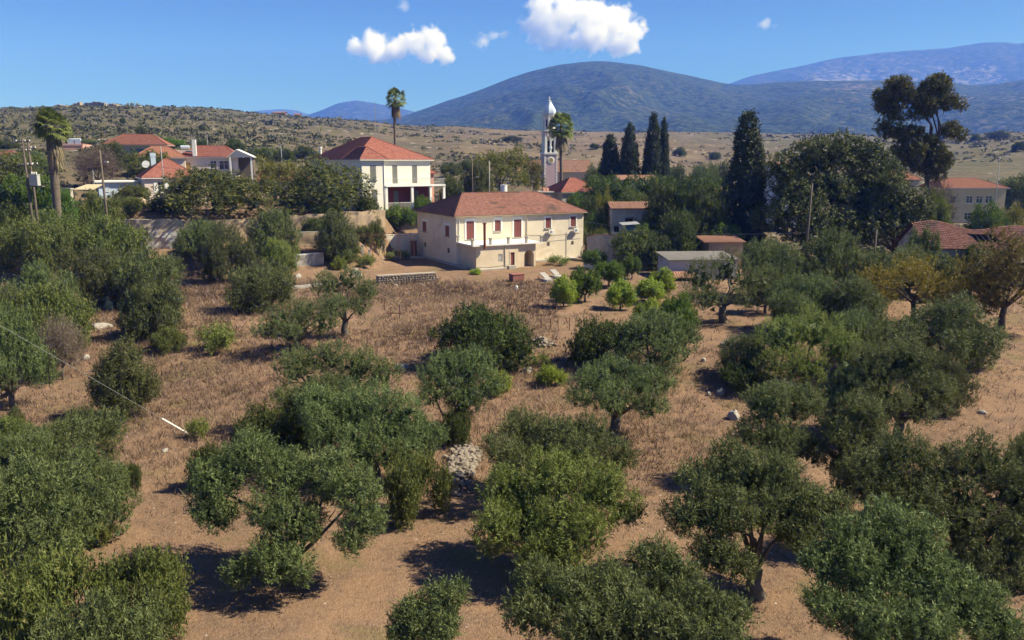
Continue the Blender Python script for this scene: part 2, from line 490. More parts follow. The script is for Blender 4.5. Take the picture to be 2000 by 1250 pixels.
# ------------------------------------------------------------------ clouds
def cloud(blobs, dist, label, dens=0.011, nscale=0.0058, wisp=False, seed=0.0, group=None):
    """blobs: (px, py, radius in px, squash) in the photograph; built as a puff of vapour at a real distance"""
    s = dist / F
    pts = []
    for px, py, r, sq in blobs:
        p = P(px, py, dist); pts.append((p, r * s, sq))
    lo = np.min([p - r * 1.55 for p, r, q in pts], axis=0); hi = np.max([p + r * 1.55 for p, r, q in pts], axis=0)
    c = (lo + hi) / 2; hf = (hi - lo) / 2
    m = bpy.data.materials.new('cloud_vapour'); m.use_nodes = True
    nt = m.node_tree; nt.nodes.clear()
    out = nt.nodes.new('ShaderNodeOutputMaterial'); pv = nt.nodes.new('ShaderNodeVolumePrincipled')
    pos = coords(nt, 'Object')
    best = None
    for i, (p, r, q) in enumerate(pts):
        mp = nt.nodes.new('ShaderNodeVectorMath'); mp.operation = 'SUBTRACT'
        nt.links.new(pos, mp.inputs[0]); mp.inputs[1].default_value = tuple(p - c)
        sc_ = nt.nodes.new('ShaderNodeVectorMath'); sc_.operation = 'MULTIPLY'
        nt.links.new(mp.outputs[0], sc_.inputs[0]); sc_.inputs[1].default_value = (1 / r, 0.8 / r, 1 / (r * q))
        ln = nt.nodes.new('ShaderNodeVectorMath'); ln.operation = 'LENGTH'; nt.links.new(sc_.outputs[0], ln.inputs[0])
        v = math_n(nt, 'SUBTRACT', 1.0, ln.outputs['Value'])
        if best is None: best = v
        else:
            mx = math_n(nt, 'SMOOTH_MAX', best, v); mx.node.inputs[2].default_value = 0.25; best = mx
    off = nt.nodes.new('ShaderNodeVectorMath'); off.operation = 'ADD'; nt.links.new(pos, off.inputs[0]); off.inputs[1].default_value = (seed * 977, seed * 313, 0)
    n = noise(nt, nscale, 7, 0.6, off.outputs[0], 0.2)
    n = math_n(nt, 'MULTIPLY', math_n(nt, 'SUBTRACT', n, 0.5), 2.6 if not wisp else 3.4)
    f = math_n(nt, 'ADD', best, n)
    f = math_n(nt, 'SUBTRACT', f, 0.12 if not wisp else 0.35)
    f = math_n(nt, 'MULTIPLY', f, 2.6 if not wisp else 0.9, True)
    nt.links.new(math_n(nt, 'MULTIPLY', f, dens), pv.inputs['Density'])
    pv.inputs['Color'].default_value = (1, 1, 1, 1); pv.inputs['Anisotropy'].default_value = 0.0
    nt.links.new(pv.outputs[0], out.inputs['Volume'])
    o = MB().box(-hf[0], hf[0], -hf[1], hf[1], -hf[2], hf[2]).build('cloud', m)
    o.location = tuple(c)
    return tag(o, label, 'cloud', group)

cloud([(700, 92, 26, 0.85), (735, 88, 32, 0.9), (775, 92, 32, 0.8), (815, 85, 30, 0.9), (845, 78, 28, 1.0), (868, 108, 22, 0.8), (740, 112, 26, 0.5), (835, 108, 28, 0.6)],
      11000, 'small white puffy cloud floating lower than the big one', seed=1.0)
cloud([(1060, 50, 42, 0.9), (1060, 15, 30, 0.9), (1105, 25, 38, 1.0), (1150, 32, 40, 0.9), (1200, 42, 36, 0.9), (1235, 62, 30, 0.9), (1085, 75, 42, 0.6), (1150, 75, 50, 0.6), (1215, 88, 36, 0.6)],
      11000, 'big bright cumulus cloud with grey base over the round mountain', seed=2.3)
cloud([(944, 82, 20, 1.1), (965, 70, 18, 0.8), (985, 68, 16, 0.7)], 11000, 'torn wisp of cloud beside the big cumulus', 0.010, 0.006, True, 3.1)
cloud([(1492, 48, 18, 0.8), (1512, 50, 12, 0.8)], 11000, 'tiny scrap of cloud above the far range', 0.010, 0.007, True, 4.2)
cloud([(790, 12, 18, 0.8)], 11000, 'thin faint scrap of cloud high above the palm', 0.007, 0.007, True, 5.4)
cy.volume_step_rate = 1.0
cy.volume_max_steps = 256

# ------------------------------------------------------------------ plants: crowns of small leaves, tapered trunks
def unit(a):
    return a / (np.linalg.norm(a, axis=-1, keepdims=True) + 1e-9)

def lump(d, seed, fr):
    """bumpy radius factor on a unit direction, made of a few random waves"""
    g = np.random.default_rng(seed)
    w = g.normal(size=(10, 3)) * fr; ph = g.uniform(0, 6.28, 10)
    return np.sin(d @ w.T + ph).mean(-1) * 1.6

def leaves(lobes, n, leaf=(0.11, 0.034), spr=(0.42, 14), up=0.7, out=0.6, wild=0.5, seed=1, shell=(0.55, 1.0), lumps=(0.25, 4.6), spread=0.9, tone=0.5, clump=10):
    """lobes: rows of cx cy cz rx ry rz. Returns verts, tris, v"""
    g = np.random.default_rng(seed)
    L = np.array(lobes, float); L_main = L
    if clump:
        # every big lobe is a head of smaller clumps with gaps between them
        out_ = []; big = L[:, 3] > L[:, 3].max() * 0.5
        for l, bg in zip(L, big):
            if not bg: out_.append(tuple(l)); continue
            k_ = clump; i_ = np.arange(k_) + 0.5
            ph = np.arccos(1 - 2 * i_ / k_); th_ = math.pi * (1 + 5 ** 0.5) * i_ + g.uniform(0, 6.28)
            D = unit(np.stack([np.cos(th_) * np.sin(ph), np.sin(th_) * np.sin(ph), np.cos(ph)], -1) + g.normal(size=(k_, 3)) * 0.22)
            for d_ in D:
                if d_[2] < -0.55 and g.random() < 0.6: continue
                rc = g.uniform(0.30, 0.52); ps = l[:3] + d_ * l[3:6] * (1.02 - rc * g.uniform(0.75, 1.15))
                out_.append((*ps, l[3] * rc, l[4] * rc, l[5] * rc * 0.95))
        L = np.array(out_)
    w = (L[:, 3] * L[:, 4] * L[:, 5]) ** (2 / 3); w = w / w.sum()
    k = spr[1]; ns = max(20, n // k); m = int(ns * 3.2)
    li = g.choice(len(L), size=m, p=w)
    d = unit(g.normal(size=(m, 3)))
    lf = np.zeros(m)
    for j in range(len(L)):
        s = li == j
        lf[s] = lump(d[s], seed * 31 + j, lumps[1])
    fr = (shell[0] + (shell[1] - shell[0]) * np.sqrt(g.random(m))) * (1 + lumps[0] * lf)
    base = L[li, :3] + d * L[li, 3:6] * fr[:, None]
    deep = np.zeros(m, bool)
    for j in range(len(L)):
        q = np.linalg.norm((base - L[j, :3]) / L[j, 3:6], axis=1)
        deep |= (q < 0.8) & (li != j)
    idx = np.nonzero(~deep | (g.random(m) < 0.08))[0][:ns]
    base, d, li, lf = base[idx], d[idx], li[idx], lf[idx]
    ns = len(idx)
    nrm = unit(d / L[li, 3:6])
    sd = unit(nrm * out + np.array([0, 0, up]) + g.normal(size=(ns, 3)) * wild)
    sl = spr[0] * g.uniform(0.5, 1.35, ns)
    t = g.random((ns, k))
    pos = base[:, None] + sd[:, None] * (t * sl[:, None])[..., None] + g.normal(size=(ns, k, 3)) * leaf[0] * 0.25
    ld = unit(sd[:, None] * 0.7 + g.normal(size=(ns, k, 3)) * spread)
    side = unit(np.cross(ld, nrm[:, None] * 1.0 + g.normal(size=(ns, k, 3)) * 0.4))
    ll = leaf[0] * g.uniform(0.6, 1.3, (ns, k, 1)); lw = leaf[1] * g.uniform(0.7, 1.3, (ns, k, 1))
    a = pos - side * lw * 0.5; b = pos + side * lw * 0.5; c = pos + ld * ll
    V = np.stack([a, b, c], 2).reshape(-1, 3)
    T = np.arange(len(V)).reshape(-1, 3)
    lt = g.normal(size=len(L)) * 0.16
    # added large dark triangles inside each lobe, blocking light to deepen the shade
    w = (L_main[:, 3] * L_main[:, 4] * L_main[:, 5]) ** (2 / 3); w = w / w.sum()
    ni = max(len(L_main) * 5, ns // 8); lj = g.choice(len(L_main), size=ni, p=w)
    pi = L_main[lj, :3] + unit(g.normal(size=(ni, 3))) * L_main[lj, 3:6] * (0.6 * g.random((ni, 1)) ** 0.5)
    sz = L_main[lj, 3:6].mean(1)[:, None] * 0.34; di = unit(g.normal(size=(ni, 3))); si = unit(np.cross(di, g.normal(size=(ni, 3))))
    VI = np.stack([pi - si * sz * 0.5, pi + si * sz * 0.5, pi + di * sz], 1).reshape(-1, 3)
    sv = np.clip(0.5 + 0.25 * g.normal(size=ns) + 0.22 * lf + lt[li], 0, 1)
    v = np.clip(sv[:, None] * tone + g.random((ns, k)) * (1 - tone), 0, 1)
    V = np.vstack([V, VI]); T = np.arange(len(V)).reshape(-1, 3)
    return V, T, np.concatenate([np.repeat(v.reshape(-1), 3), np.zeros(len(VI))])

def limbs(base, lobes, r0, seed=1, fork=0.35, n=6, sub=1, cap=8):
    """a tapered trunk that forks into limbs reaching every lobe"""
    g = np.random.default_rng(seed); mb = MB()
    L = np.array(lobes, float); b = np.array(base, float)
    ctr = L[:, :3].mean(0); low = (L[:, 2] - L[:, 5]).min()
    hz = max(0.25, (ctr[2] - b[2]) * fork)
    f = b + np.array([(ctr[0] - b[0]) * 0.25, (ctr[1] - b[1]) * 0.25, hz])
    md = (b + f) / 2 + g.normal(size=3) * r0 * 0.5 * np.array([1, 1, 0])
    mb.tube([b - [0, 0, 0.4], b + [0, 0, 0.02], md, f], [r0 * 1.5, r0 * 1.25, r0 * 0.95, r0 * 0.9], 9)
    big = np.argsort(-L[:, 3])[:cap]
    for l in L[big]:
        e = l[:3] - np.array([0, 0, l[5] * 0.1])
        m1 = f + (e - f) * 0.4 + np.array([0, 0, (e[2] - f[2]) * 0.1]) + g.normal(size=3) * 0.1 * np.linalg.norm(e - f)
        rr = r0 * g.uniform(0.38, 0.6)
        mb.tube([f - [0, 0, r0 * 0.3], m1, e], [rr, rr * 0.6, rr * 0.22], n)
        for _ in range(sub):
            q = e + unit(g.normal(size=3)) * l[3:6] * 0.75
            mb.tube([m1 + (e - m1) * 0.4, (m1 + q) / 2 + g.normal(size=3) * 0.08, q], [rr * 0.35, rr * 0.22, rr * 0.08], 5)
    return mb

LM = dict(
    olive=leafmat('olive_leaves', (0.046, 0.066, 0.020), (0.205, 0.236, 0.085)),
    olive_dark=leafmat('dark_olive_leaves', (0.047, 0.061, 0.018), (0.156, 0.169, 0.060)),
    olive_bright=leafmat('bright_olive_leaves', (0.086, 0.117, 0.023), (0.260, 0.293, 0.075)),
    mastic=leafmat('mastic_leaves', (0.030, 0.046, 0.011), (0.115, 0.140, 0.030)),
    maquis=leafmat('maquis_leaves', (0.055, 0.078, 0.018), (0.176, 0.195, 0.052), (0.260, 0.221, 0.065), 0.93),
    lime=leafmat('lime_leaves', (0.130, 0.182, 0.016), (0.338, 0.390, 0.052)),
    citrus=leafmat('citrus_leaves', (0.046, 0.088, 0.013), (0.163, 0.240, 0.033)),
    broad=leafmat('broad_dark_leaves', (0.036, 0.054, 0.013), (0.128, 0.145, 0.034)),
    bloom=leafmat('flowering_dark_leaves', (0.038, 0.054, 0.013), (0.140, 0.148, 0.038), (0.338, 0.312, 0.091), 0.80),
    cypress=leafmat('cypress_leaves', (0.015, 0.024, 0.008), (0.055, 0.070, 0.022), trans=0.1),
    pine=leafmat('pine_needles', (0.045, 0.055, 0.012), (0.19, 0.19, 0.048), trans=0.15),
    fircrown=leafmat('fir_needles', (0.030, 0.042, 0.010), (0.125, 0.130, 0.034), trans=0.15),
    yellow=leafmat('yellowing_leaves', (0.121, 0.099, 0.013), (0.330, 0.264, 0.039)),
    yellowgreen=leafmat('yellow_green_leaves', (0.077, 0.088, 0.013), (0.264, 0.242, 0.044)),
    rusty=leafmat('rusty_leaves', (0.078, 0.062, 0.019), (0.247, 0.208, 0.046)),
    dead=leafmat('dead_twigs', (0.085, 0.060, 0.045), (0.190, 0.145, 0.110), trans=0.0),
    palm=leafmat('palm_fronds', (0.053, 0.083, 0.018), (0.225, 0.255, 0.075)),
    skirt=leafmat('dry_palm_skirt', (0.100, 0.075, 0.045), (0.300, 0.230, 0.140), trans=0.1),
    ivy=leafmat('ivy_leaves', (0.032, 0.055, 0.011), (0.120, 0.160, 0.028)),
)
BARK = surf('olive_bark', (0.085, 0.068, 0.052), (0.15, 0.125, 0.10), 6, 0.95, 0.8, 20)
BARK_D = surf('dark_bark', (0.05, 0.036, 0.026), (0.10, 0.075, 0.055), 6, 0.95, 0.8, 20)

def dome_lobes(n, seed, flat=0.75, rlo=0.24, rhi=0.4, low=0.30, skirt=0.0):
    """lobes filling a dome of unit half-width and height 1 above the ground"""
    g = np.random.default_rng(seed); out = []
    for i in range(n):
        a = 2.399 * i + g.uniform(-0.5, 0.5); q = math.sqrt((i + 0.5) / n)
        r = g.uniform(rlo, rhi)
        x = math.cos(a) * q * (1 - r * 0.75); y = math.sin(a) * q * (1 - r * 0.75)
        zt = low + (1 - low) * math.sqrt(max(0, 1 - q * q * flat))
        z = max(low - skirt, zt - r * 0.62 - g.uniform(0, 0.26))
        out.append((x, y, z, r, r, r * g.uniform(0.55, 0.85)))
        for _ in range(2):
            a2 = g.uniform(0, 6.28); r2 = r * g.uniform(0.35, 0.6)
            out.append((x + math.cos(a2) * r * 0.75, y + math.sin(a2) * r * 0.75, z + g.uniform(-0.1, 0.5) * r, r2, r2, r2 * 0.85))
        if q > 0.55 and skirt > 0 or (q > 0.5 and g.random() < 0.4):
            out.append((x * 0.95, y * 0.95, max(r * 0.45, z - r * 0.75), r * 0.9, r * 0.9, r * 0.7))
    return out

PROTO = {}
def proto(key, mat, lobes, n, scale, bark=BARK, r0=0.05, fork=0.35, **kw):
    """a normalised plant: half-width 1, height 1; 'scale' says its usual half-width and height in metres, so leaves keep their size"""
    L = np.array(lobes, float) * np.array([scale[0], scale[0], scale[1], scale[0], scale[0], scale[1]])
    V, T, v = leaves(L, n, **kw)
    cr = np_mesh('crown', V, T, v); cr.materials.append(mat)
    tr = limbs((0, 0, 0), L, r0 * scale[0], kw.get('seed', 1), fork).mesh('trunk', True); tr.materials.append(bark)
    ext = np.percentile(np.abs(V[:, :2]), 98.5); top = np.percentile(V[:, 2], 99.3)
    PROTO[key] = (cr, tr, ext, top)

OL = dict(lumps=(0.25, 4.2), leaf=(0.16, 0.045), spr=(0.42, 15), up=1.1, out=0.6, wild=0.36, spread=0.6)
for i in range(4):
    proto('olive%d' % i, LM['olive'], dome_lobes(10 + i, 40 + i, low=0.34), 36000, (3.0, 4.6), r0=0.075, seed=50 + i, **OL)
for i in range(2):
    proto('olivedark%d' % i, LM['olive_dark'], dome_lobes(11, 60 + i, low=0.28, skirt=0.1), 36000, (3.0, 4.2), r0=0.07, seed=70 + i, **OL)
for i in range(2):
    proto('olivebush%d' % i, LM['olive'], dome_lobes(10, 80 + i, low=0.30, skirt=0.22, rlo=0.3, rhi=0.45), 28000, (2.2, 3.0), r0=0.05, seed=90 + i, **OL)
proto('olivebright', LM['olive_bright'], dome_lobes(10, 85, low=0.28, skirt=0.2), 34000, (2.4, 3.2), r0=0.05, seed=95, **OL)
for i in range(2):
    proto('mastic%d' % i, LM['mastic'], dome_lobes(11, 100 + i, low=0.25, skirt=0.2, rlo=0.24, rhi=0.42), 24000, (2.6, 2.6), r0=0.03, bark=BARK_D, seed=110 + i,
          leaf=(0.13, 0.06), spr=(0.35, 12), up=0.5, out=0.7, wild=0.7)
for i in range(2):
    proto('maquis%d' % i, LM['maquis'], dome_lobes(12, 120 + i, low=0.22, skirt=0.2, rlo=0.22, rhi=0.38), 25000, (2.4, 2.2), r0=0.025, bark=BARK_D, seed=130 + i,
          leaf=(0.12, 0.055), spr=(0.4, 12), up=0.7, out=0.6, wild=0.6)
proto('upright', LM['olive_dark'], [(0, 0, 0.45, 0.75, 0.75, 0.42), (-0.3, 0.1, 0.35, 0.6, 0.6, 0.32), (0.35, 0, 0.33, 0.6, 0.6, 0.3), (0.08, 0, 0.72, 0.45, 0.45, 0.26), (-0.1, -0.25, 0.25, 0.7, 0.6, 0.24)],
      26000, (1.6, 3.4), r0=0.05, seed=141, leaf=(0.13, 0.036), spr=(0.55, 15), up=1.3, out=0.4, wild=0.3)
proto('citrus', LM['citrus'], dome_lobes(8, 150, low=0.32, rlo=0.3, rhi=0.45), 15000, (1.5, 2.2), r0=0.06, seed=151, leaf=(0.12, 0.06), spr=(0.25, 9), up=0.3, out=0.7, wild=0.8)
proto('lime', LM['lime'], dome_lobes(7, 152, low=0.32, rlo=0.28, rhi=0.42), 12000, (1.2, 1.9), r0=0.06, seed=153, leaf=(0.12, 0.06), spr=(0.28, 9), up=0.4, out=0.7, wild=0.8)
proto('weed', LM['lime'], dome_lobes(6, 154, low=0.15, skirt=0.15), 5000, (0.9, 0.8), r0=0.02, seed=155, leaf=(0.13, 0.045), spr=(0.35, 10), up=1.0, out=0.5, wild=0.5)
proto('greyweed', LM['olive_bright'], dome_lobes(6, 156, low=0.12, skirt=0.15), 4000, (1.0, 0.8), r0=0.02, seed=157, leaf=(0.12, 0.035), spr=(0.35, 10), up=1.0, out=0.5, wild=0.6)
BR = dict(leaf=(0.22, 0.115), spr=(0.5, 10), up=0.25, out=0.7, wild=0.8)
proto('bloom0', LM['bloom'], dome_lobes(16, 160, low=0.24, skirt=0.2, rlo=0.2, rhi=0.36), 30000, (6.0, 7.5), r0=0.05, bark=BARK_D, seed=161, **BR)
proto('bloom1', LM['bloom'], dome_lobes(14, 162, low=0.22, skirt=0.2, rlo=0.22, rhi=0.38), 30000, (6.0, 9.0), r0=0.05, bark=BARK_D, seed=163, **BR)
for i in range(3):
    proto('broad%d' % i, LM['broad'], dome_lobes(11 + i, 164 + i, low=0.24, skirt=0.15, rlo=0.24, rhi=0.4), 18000, (4.0, 5.5), r0=0.05, bark=BARK_D, seed=170 + i, **BR)
proto('green0', LM['maquis'], dome_lobes(12, 176, low=0.24, skirt=0.2, rlo=0.24, rhi=0.38), 20000, (4.0, 5.0), r0=0.05, bark=BARK_D, seed=177, **BR)
proto('green1', LM['citrus'], dome_lobes(12, 178, low=0.24, skirt=0.2, rlo=0.24, rhi=0.38), 18000, (3.5, 4.5), r0=0.05, bark=BARK_D, seed=179, **BR)
proto('yellowgreen', LM['yellowgreen'], dome_lobes(12, 180, low=0.26, rlo=0.22, rhi=0.36), 16000, (4.0, 6.0), r0=0.05, seed=181, leaf=(0.18, 0.09), spr=(0.5, 10), up=0.6, out=0.6, wild=0.6)
proto('yellow', LM['yellow'], dome_lobes(10, 182, low=0.42, rlo=0.2, rhi=0.34, flat=0.6), 12000, (3.6, 4.6), r0=0.045, fork=0.5, bark=BARK_D, seed=183, leaf=(0.13, 0.06), spr=(0.6, 12), up=0.8, out=0.6, wild=0.5)
proto('rusty', LM['rusty'], dome_lobes(13, 184, low=0.3, rlo=0.22, rhi=0.36), 26000, (4.0, 6.5), r0=0.06, fork=0.4, bark=BARK_D, seed=185, leaf=(0.15, 0.07), spr=(0.5, 12), up=0.5, out=0.6, wild=0.6)
proto('ivy', LM['ivy'], [(x, y, z, 0.3, 0.55, 0.34) for x in (-0.8, -0.42, -0.05, 0.32, 0.72) for y, z in ((0.0, 0.62), (-0.25, 0.3))], 26000, (6.0, 5.0), r0=0.02, bark=BARK_D, seed=187, **BR)
proto('dead', LM['dead'], dome_lobes(9, 188, low=0.3), 9000, (2.6, 4.0), r0=0.05, bark=BARK, seed=189, leaf=(0.5, 0.022), spr=(0.9, 8), up=0.9, out=0.8, wild=0.5)
def cyp(seed, n=9):
    g = np.random.default_rng(seed); out = []
    for i in range(n):
        z = 0.1 + 0.82 * i / (n - 1)
        r = 0.78 * (math.sin(math.pi * min(1, 0.30 + 0.70 * z ** 0.9)) ** 0.55) + 0.05
        out.append((g.uniform(-0.08, 0.08), g.uniform(-0.08, 0.08), z, r, r, 0.13))
        a = g.uniform(0, 6.28); out.append((math.cos(a) * 0.4 * r, math.sin(a) * 0.4 * r, z + 0.02, r * 0.66, r * 0.66, 0.11))
    return out
for i in range(2):
    proto('cypress%d' % i, LM['cypress'], cyp(190 + i), 30000, (2.1, 14.0), r0=0.1, bark=BARK_D, seed=192 + i, leaf=(0.26, 0.14), spr=(0.7, 12), up=1.6, out=0.5, wild=0.35, shell=(0.7, 1.05), lumps=(0.14, 7.0), clump=0)

NTREE = {}
def plant(key, x0, x1, top, base, label, name, cat, group=None, y=None, rz=None, hmul=1.0):
    """put a copy of a kind of plant where its outline stands in the photograph; its distance comes from the ground at its foot"""
    cx = (x0 + x1) / 2
    if y is None: b = G(cx, base)
    else:
        d = ray(cx, base); b = np.array([d[0] / d[1] * y, y, 0.0]); b[2] = float(H(b[0], b[1]))
    w = (x1 - x0) / F * b[1] / 2 * 1.02
    h = max(0.3, P(cx, top, b[1])[2] - b[2]) * hmul
    cr, tr, ext, tp = PROTO[key]
    i = NTREE[key] = NTREE.get(key, 0) + 1
    e = empty(name, tuple(b - [0, 0, 0.03]), 0, label, cat, group)
    a = link('crown', cr, None, e); t = link('trunk', tr, None, e)
    rz = (i * 2.1 + x0 * 0.013) % 6.28 if rz is None else rz
    e.rotation_euler = (0, 0, rz)
    s = w / ext
    e.scale = (s, s, h / tp)
    return e

def hero(lobes, base, label, n=60000, mat='olive', name='olive_tree', cat='olive tree', group=None, r0=0.28, dome=0.55, y=None, thick=1.0, bark=BARK, behind=2, seed=None, fork=0.35, leafkw=None, limbcap=7):
    """a tree whose crown follows the clumps seen in the photograph: lobes are (px, py, radius in px)"""
    A = np.array(lobes, float)
    b = G(*base) if y is None else np.array([P(base[0], base[1], y)[0], y, float(H(P(base[0], base[1], y)[0], y))])
    s = b[1] / F
    c0 = A[:, :2].mean(0); hh = max(20.0, np.abs(A[:, 1] - c0[1]).max()); wide = np.abs(A[:, 0] - c0[0]).max() * s
    seed = seed or int(base[0] * 7 + base[1])
    g = np.random.default_rng(seed)
    out = []
    for px, py, r in A:
        dy = -(py - c0[1]) / hh * wide * dome + g.uniform(-0.25, 0.25) * r * s
        yy = b[1] + dy
        p = P(px, py, yy); R = r * yy / F
        p[2] = max(p[2], b[2] + R * 0.5)
        q = p - b; R0 = R * 1.03
        out.append((q[0], q[1], q[2], R0, R0 * thick, R0 * 0.86))
        for _ in range(2):
            dv = unit(g.normal(size=3) + [0, 0, 0.3]) * R * 0.78; r2 = R * g.uniform(0.3, 0.46)
            out.append((q[0] + dv[0], q[1] + dv[1], max(r2 * .4, q[2] + dv[2] * 0.8), r2, r2, r2 * 0.9))
    k = len(out)
    for i in range(behind):
        l = out[g.integers(0, k)]
        out.append((l[0] * 0.6, abs(l[1]) * 0.6 + wide * 0.35, l[2] * 0.85, l[3] * 0.9, l[4] * 0.9, l[5] * 0.8))
    n = int(n * 1.12); kw = dict(OL); kw.update(leaf=(0.13, 0.037), spr=(0.42, 16)); kw.update(leafkw or {})
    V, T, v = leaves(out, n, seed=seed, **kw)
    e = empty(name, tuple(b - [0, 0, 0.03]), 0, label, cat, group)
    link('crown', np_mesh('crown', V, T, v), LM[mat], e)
    link('trunk', limbs((0, 0, 0), out[:3 * len(A):3], r0, seed, fork, cap=limbcap).mesh('trunk', True), bark, e)
    return e

# ------------------------------------------------------------------ the olive grove in front, tree by tree
hero([(430, 950, 60), (400, 1000, 38), (490, 895, 55), (560, 930, 62), (640, 930, 60), (700, 960, 50), (712, 1020, 42), (690, 1055, 38), (545, 1005, 58), (590, 1030, 45), (430, 1010, 40),
      (520, 1095, 55), (565, 1115, 52), (475, 1125, 36)], (575, 1135), 'wide olive tree with drooping split crown in front of the rubble stone slope', 72000)
hero([(1030, 850, 58), (1090, 870, 60), (1150, 850, 42), (1200, 900, 45), (1000, 900, 48), (1120, 900, 60), (970, 880, 30)], (1100, 985),
     'olive tree rising beside the rubble stone slope behind a rounder one', 42000)
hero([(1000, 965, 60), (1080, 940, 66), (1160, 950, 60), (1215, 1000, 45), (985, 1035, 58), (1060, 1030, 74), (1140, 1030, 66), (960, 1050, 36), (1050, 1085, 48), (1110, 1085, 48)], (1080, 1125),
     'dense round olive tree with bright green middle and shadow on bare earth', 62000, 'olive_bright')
hero([(1050, 1145, 45), (1040, 1205, 58), (1120, 1170, 58), (1200, 1150, 58), (1280, 1110, 50), (1325, 1130, 42), (1360, 1190, 58), (1425, 1215, 46), (1250, 1215, 78), (1150, 1240, 70), (1330, 1260, 70), (1420, 1270, 50)],
     (1235, 1345), 'broad low olive tree cut by the lower frame edge, no trunk showing', 76000)
hero([(860, 1180, 38), (810, 1210, 38), (850, 1232, 46), (890, 1166, 22), (790, 1245, 32)], (840, 1320), 'small young olive tree with loose twigs standing alone on bare earth', 16000, r0=0.12)
hero([(1370, 950, 58), (1440, 920, 58), (1510, 930, 52), (1335, 1012, 44), (1415, 1005, 60), (1500, 1005, 56), (1395, 1085, 52), (1570, 990, 52), (1625, 1005, 42), (1440, 1115, 36), (1560, 1050, 50)], (1478, 1165),
     'tall olive tree whose forked trunk shows through a gap in its crown', 66000)
hero([(1660, 1060, 48), (1740, 1040, 58), (1800, 1060, 48), (1615, 1110, 45), (1700, 1130, 66), (1790, 1130, 66), (1850, 1160, 56), (1615, 1190, 46), (1700, 1220, 66), (1800, 1230, 68), (1900, 1205, 66), (1955, 1240, 50)],
     (1770, 1345), 'grey green olive tree with ragged lower fringe over a sunlit patch', 78000)
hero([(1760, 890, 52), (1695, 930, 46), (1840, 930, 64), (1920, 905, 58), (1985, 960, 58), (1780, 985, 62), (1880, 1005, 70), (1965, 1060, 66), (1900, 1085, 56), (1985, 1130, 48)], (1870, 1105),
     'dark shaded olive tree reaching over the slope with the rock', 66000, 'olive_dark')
hero([(1500, 795, 52), (1560, 790, 46), (1460, 852, 36), (1520, 862, 56), (1572, 880, 42)], (1520, 950), 'olive tree with low crown facing the pale boulders', 34000)
hero([(1680, 805, 42), (1640, 850, 46), (1697, 852, 34), (1650, 912, 40)], (1662, 968), 'narrow olive tree pressed between two wider olive trees', 22000)
hero([(1700, 725, 58), (1770, 712, 56), (1828, 762, 42), (1720, 790, 56), (1800, 800, 52)], (1755, 862), 'full olive tree with deep shade under it at the mown slope', 40000)
hero([(1530, 665, 56), (1590, 645, 56), (1640, 685, 50), (1510, 715, 36), (1570, 722, 50)], (1570, 762), 'olive tree with bright crown top beside the small stone heap', 36000, 'olive_bright')
hero([(1150, 752, 42), (1200, 732, 46), (1250, 750, 46), (1292, 752, 26), (1132, 778, 28), (1200, 785, 44), (1270, 790, 36)], (1200, 852), 'umbrella shaped olive tree with bare trunk on straw coloured grass', 34000, r0=0.3, fork=0.45)
hero([(860, 732, 42), (920, 716, 46), (955, 752, 36), (848, 770, 36), (905, 780, 46)], (895, 848), 'pale airy olive tree above the rubble stone slope', 26000)
hero([(580, 722, 48), (640, 702, 42), (700, 722, 48), (748, 732, 36), (572, 790, 42), (650, 780, 56)], (640, 850), 'olive tree with low flat top in the big clump behind the split olive', 34000)
hero([(700, 800, 66), (770, 820, 62), (828, 860, 46), (640, 840, 56), (700, 880, 58), (780, 890, 56), (620, 792, 46)], (730, 935), 'tall upright olive tree in the big clump behind the split olive', 56000, 'olive')
hero([(545, 630, 36), (590, 612, 36), (630, 630, 34), (515, 645, 26), (560, 655, 30), (650, 600, 30)], (580, 690), 'olive tree with short dark trunk and shadow on brown grass', 24000)
hero([(640, 560, 32), (680, 550, 32), (715, 570, 26), (650, 600, 30), (700, 600, 24)], (675, 655), 'olive tree touching the dry stone terrace wall', 20000, 'olive')
hero([(1370, 545, 40), (1420, 530, 44), (1470, 550, 38), (1385, 585, 34), (1450, 585, 30), (1350, 580, 24)], (1413, 630), 'low spreading olive tree with thick trunk on raked bare ground', 28000, r0=0.34, fork=0.5)

def ol(key, *a, **k): return plant(key, *a, name='olive_tree', cat='olive tree', **k)
def sh(key, *a, **k): return plant(key, *a, name='shrub', cat='shrub', **k)
def tr(key, *a, **k): return plant(key, *a, name='tree', cat='tree', **k)
OB = 'olive trees massed below the dark cypress'
ol('olive0', 1440, 1560, 470, 585, 'olive tree beside the brown shed at the upper end of the silvery grove', group=OB)
ol('olive1', 1545, 1690, 452, 585, 'tallest olive tree of the silvery grove, at the foot of the leaning pole', group=OB)
ol('olive2', 1500, 1620, 535, 645, 'olive tree standing between the low spreading olive and the bright topped olive', group=OB)
ol('olive3', 1600, 1720, 540, 655, 'olive tree next to the shaded side of the thin yellowing tree', group=OB)
ol('olive0', 1650, 1770, 490, 600, 'olive tree growing between the leaning pole and the short pole', group=OB)
ol('olive1', 1700, 1840, 480, 575, 'olive tree right below the wooden pole without lamp')
ol('olive3', 1460, 1530, 520, 612, 'smaller olive tree behind the low spreading one with thick trunk')
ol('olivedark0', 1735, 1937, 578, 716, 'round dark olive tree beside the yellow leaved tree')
ol('olive2', 1620, 1735, 610, 722, 'olive tree hemmed in behind the bright topped olive')
tr('yellow', 1690, 1870, 500, 632, 'thin tree with yellowing leaves and dark slender trunks')
tr('rusty', 1872, 2040, 452, 642, 'large tree with rusty olive brown leaves and leaning dark trunk')
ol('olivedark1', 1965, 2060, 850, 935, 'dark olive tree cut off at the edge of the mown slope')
ol('olive1', 1950, 2080, 925, 1100, 'olive tree cut off behind the dark shaded olive')
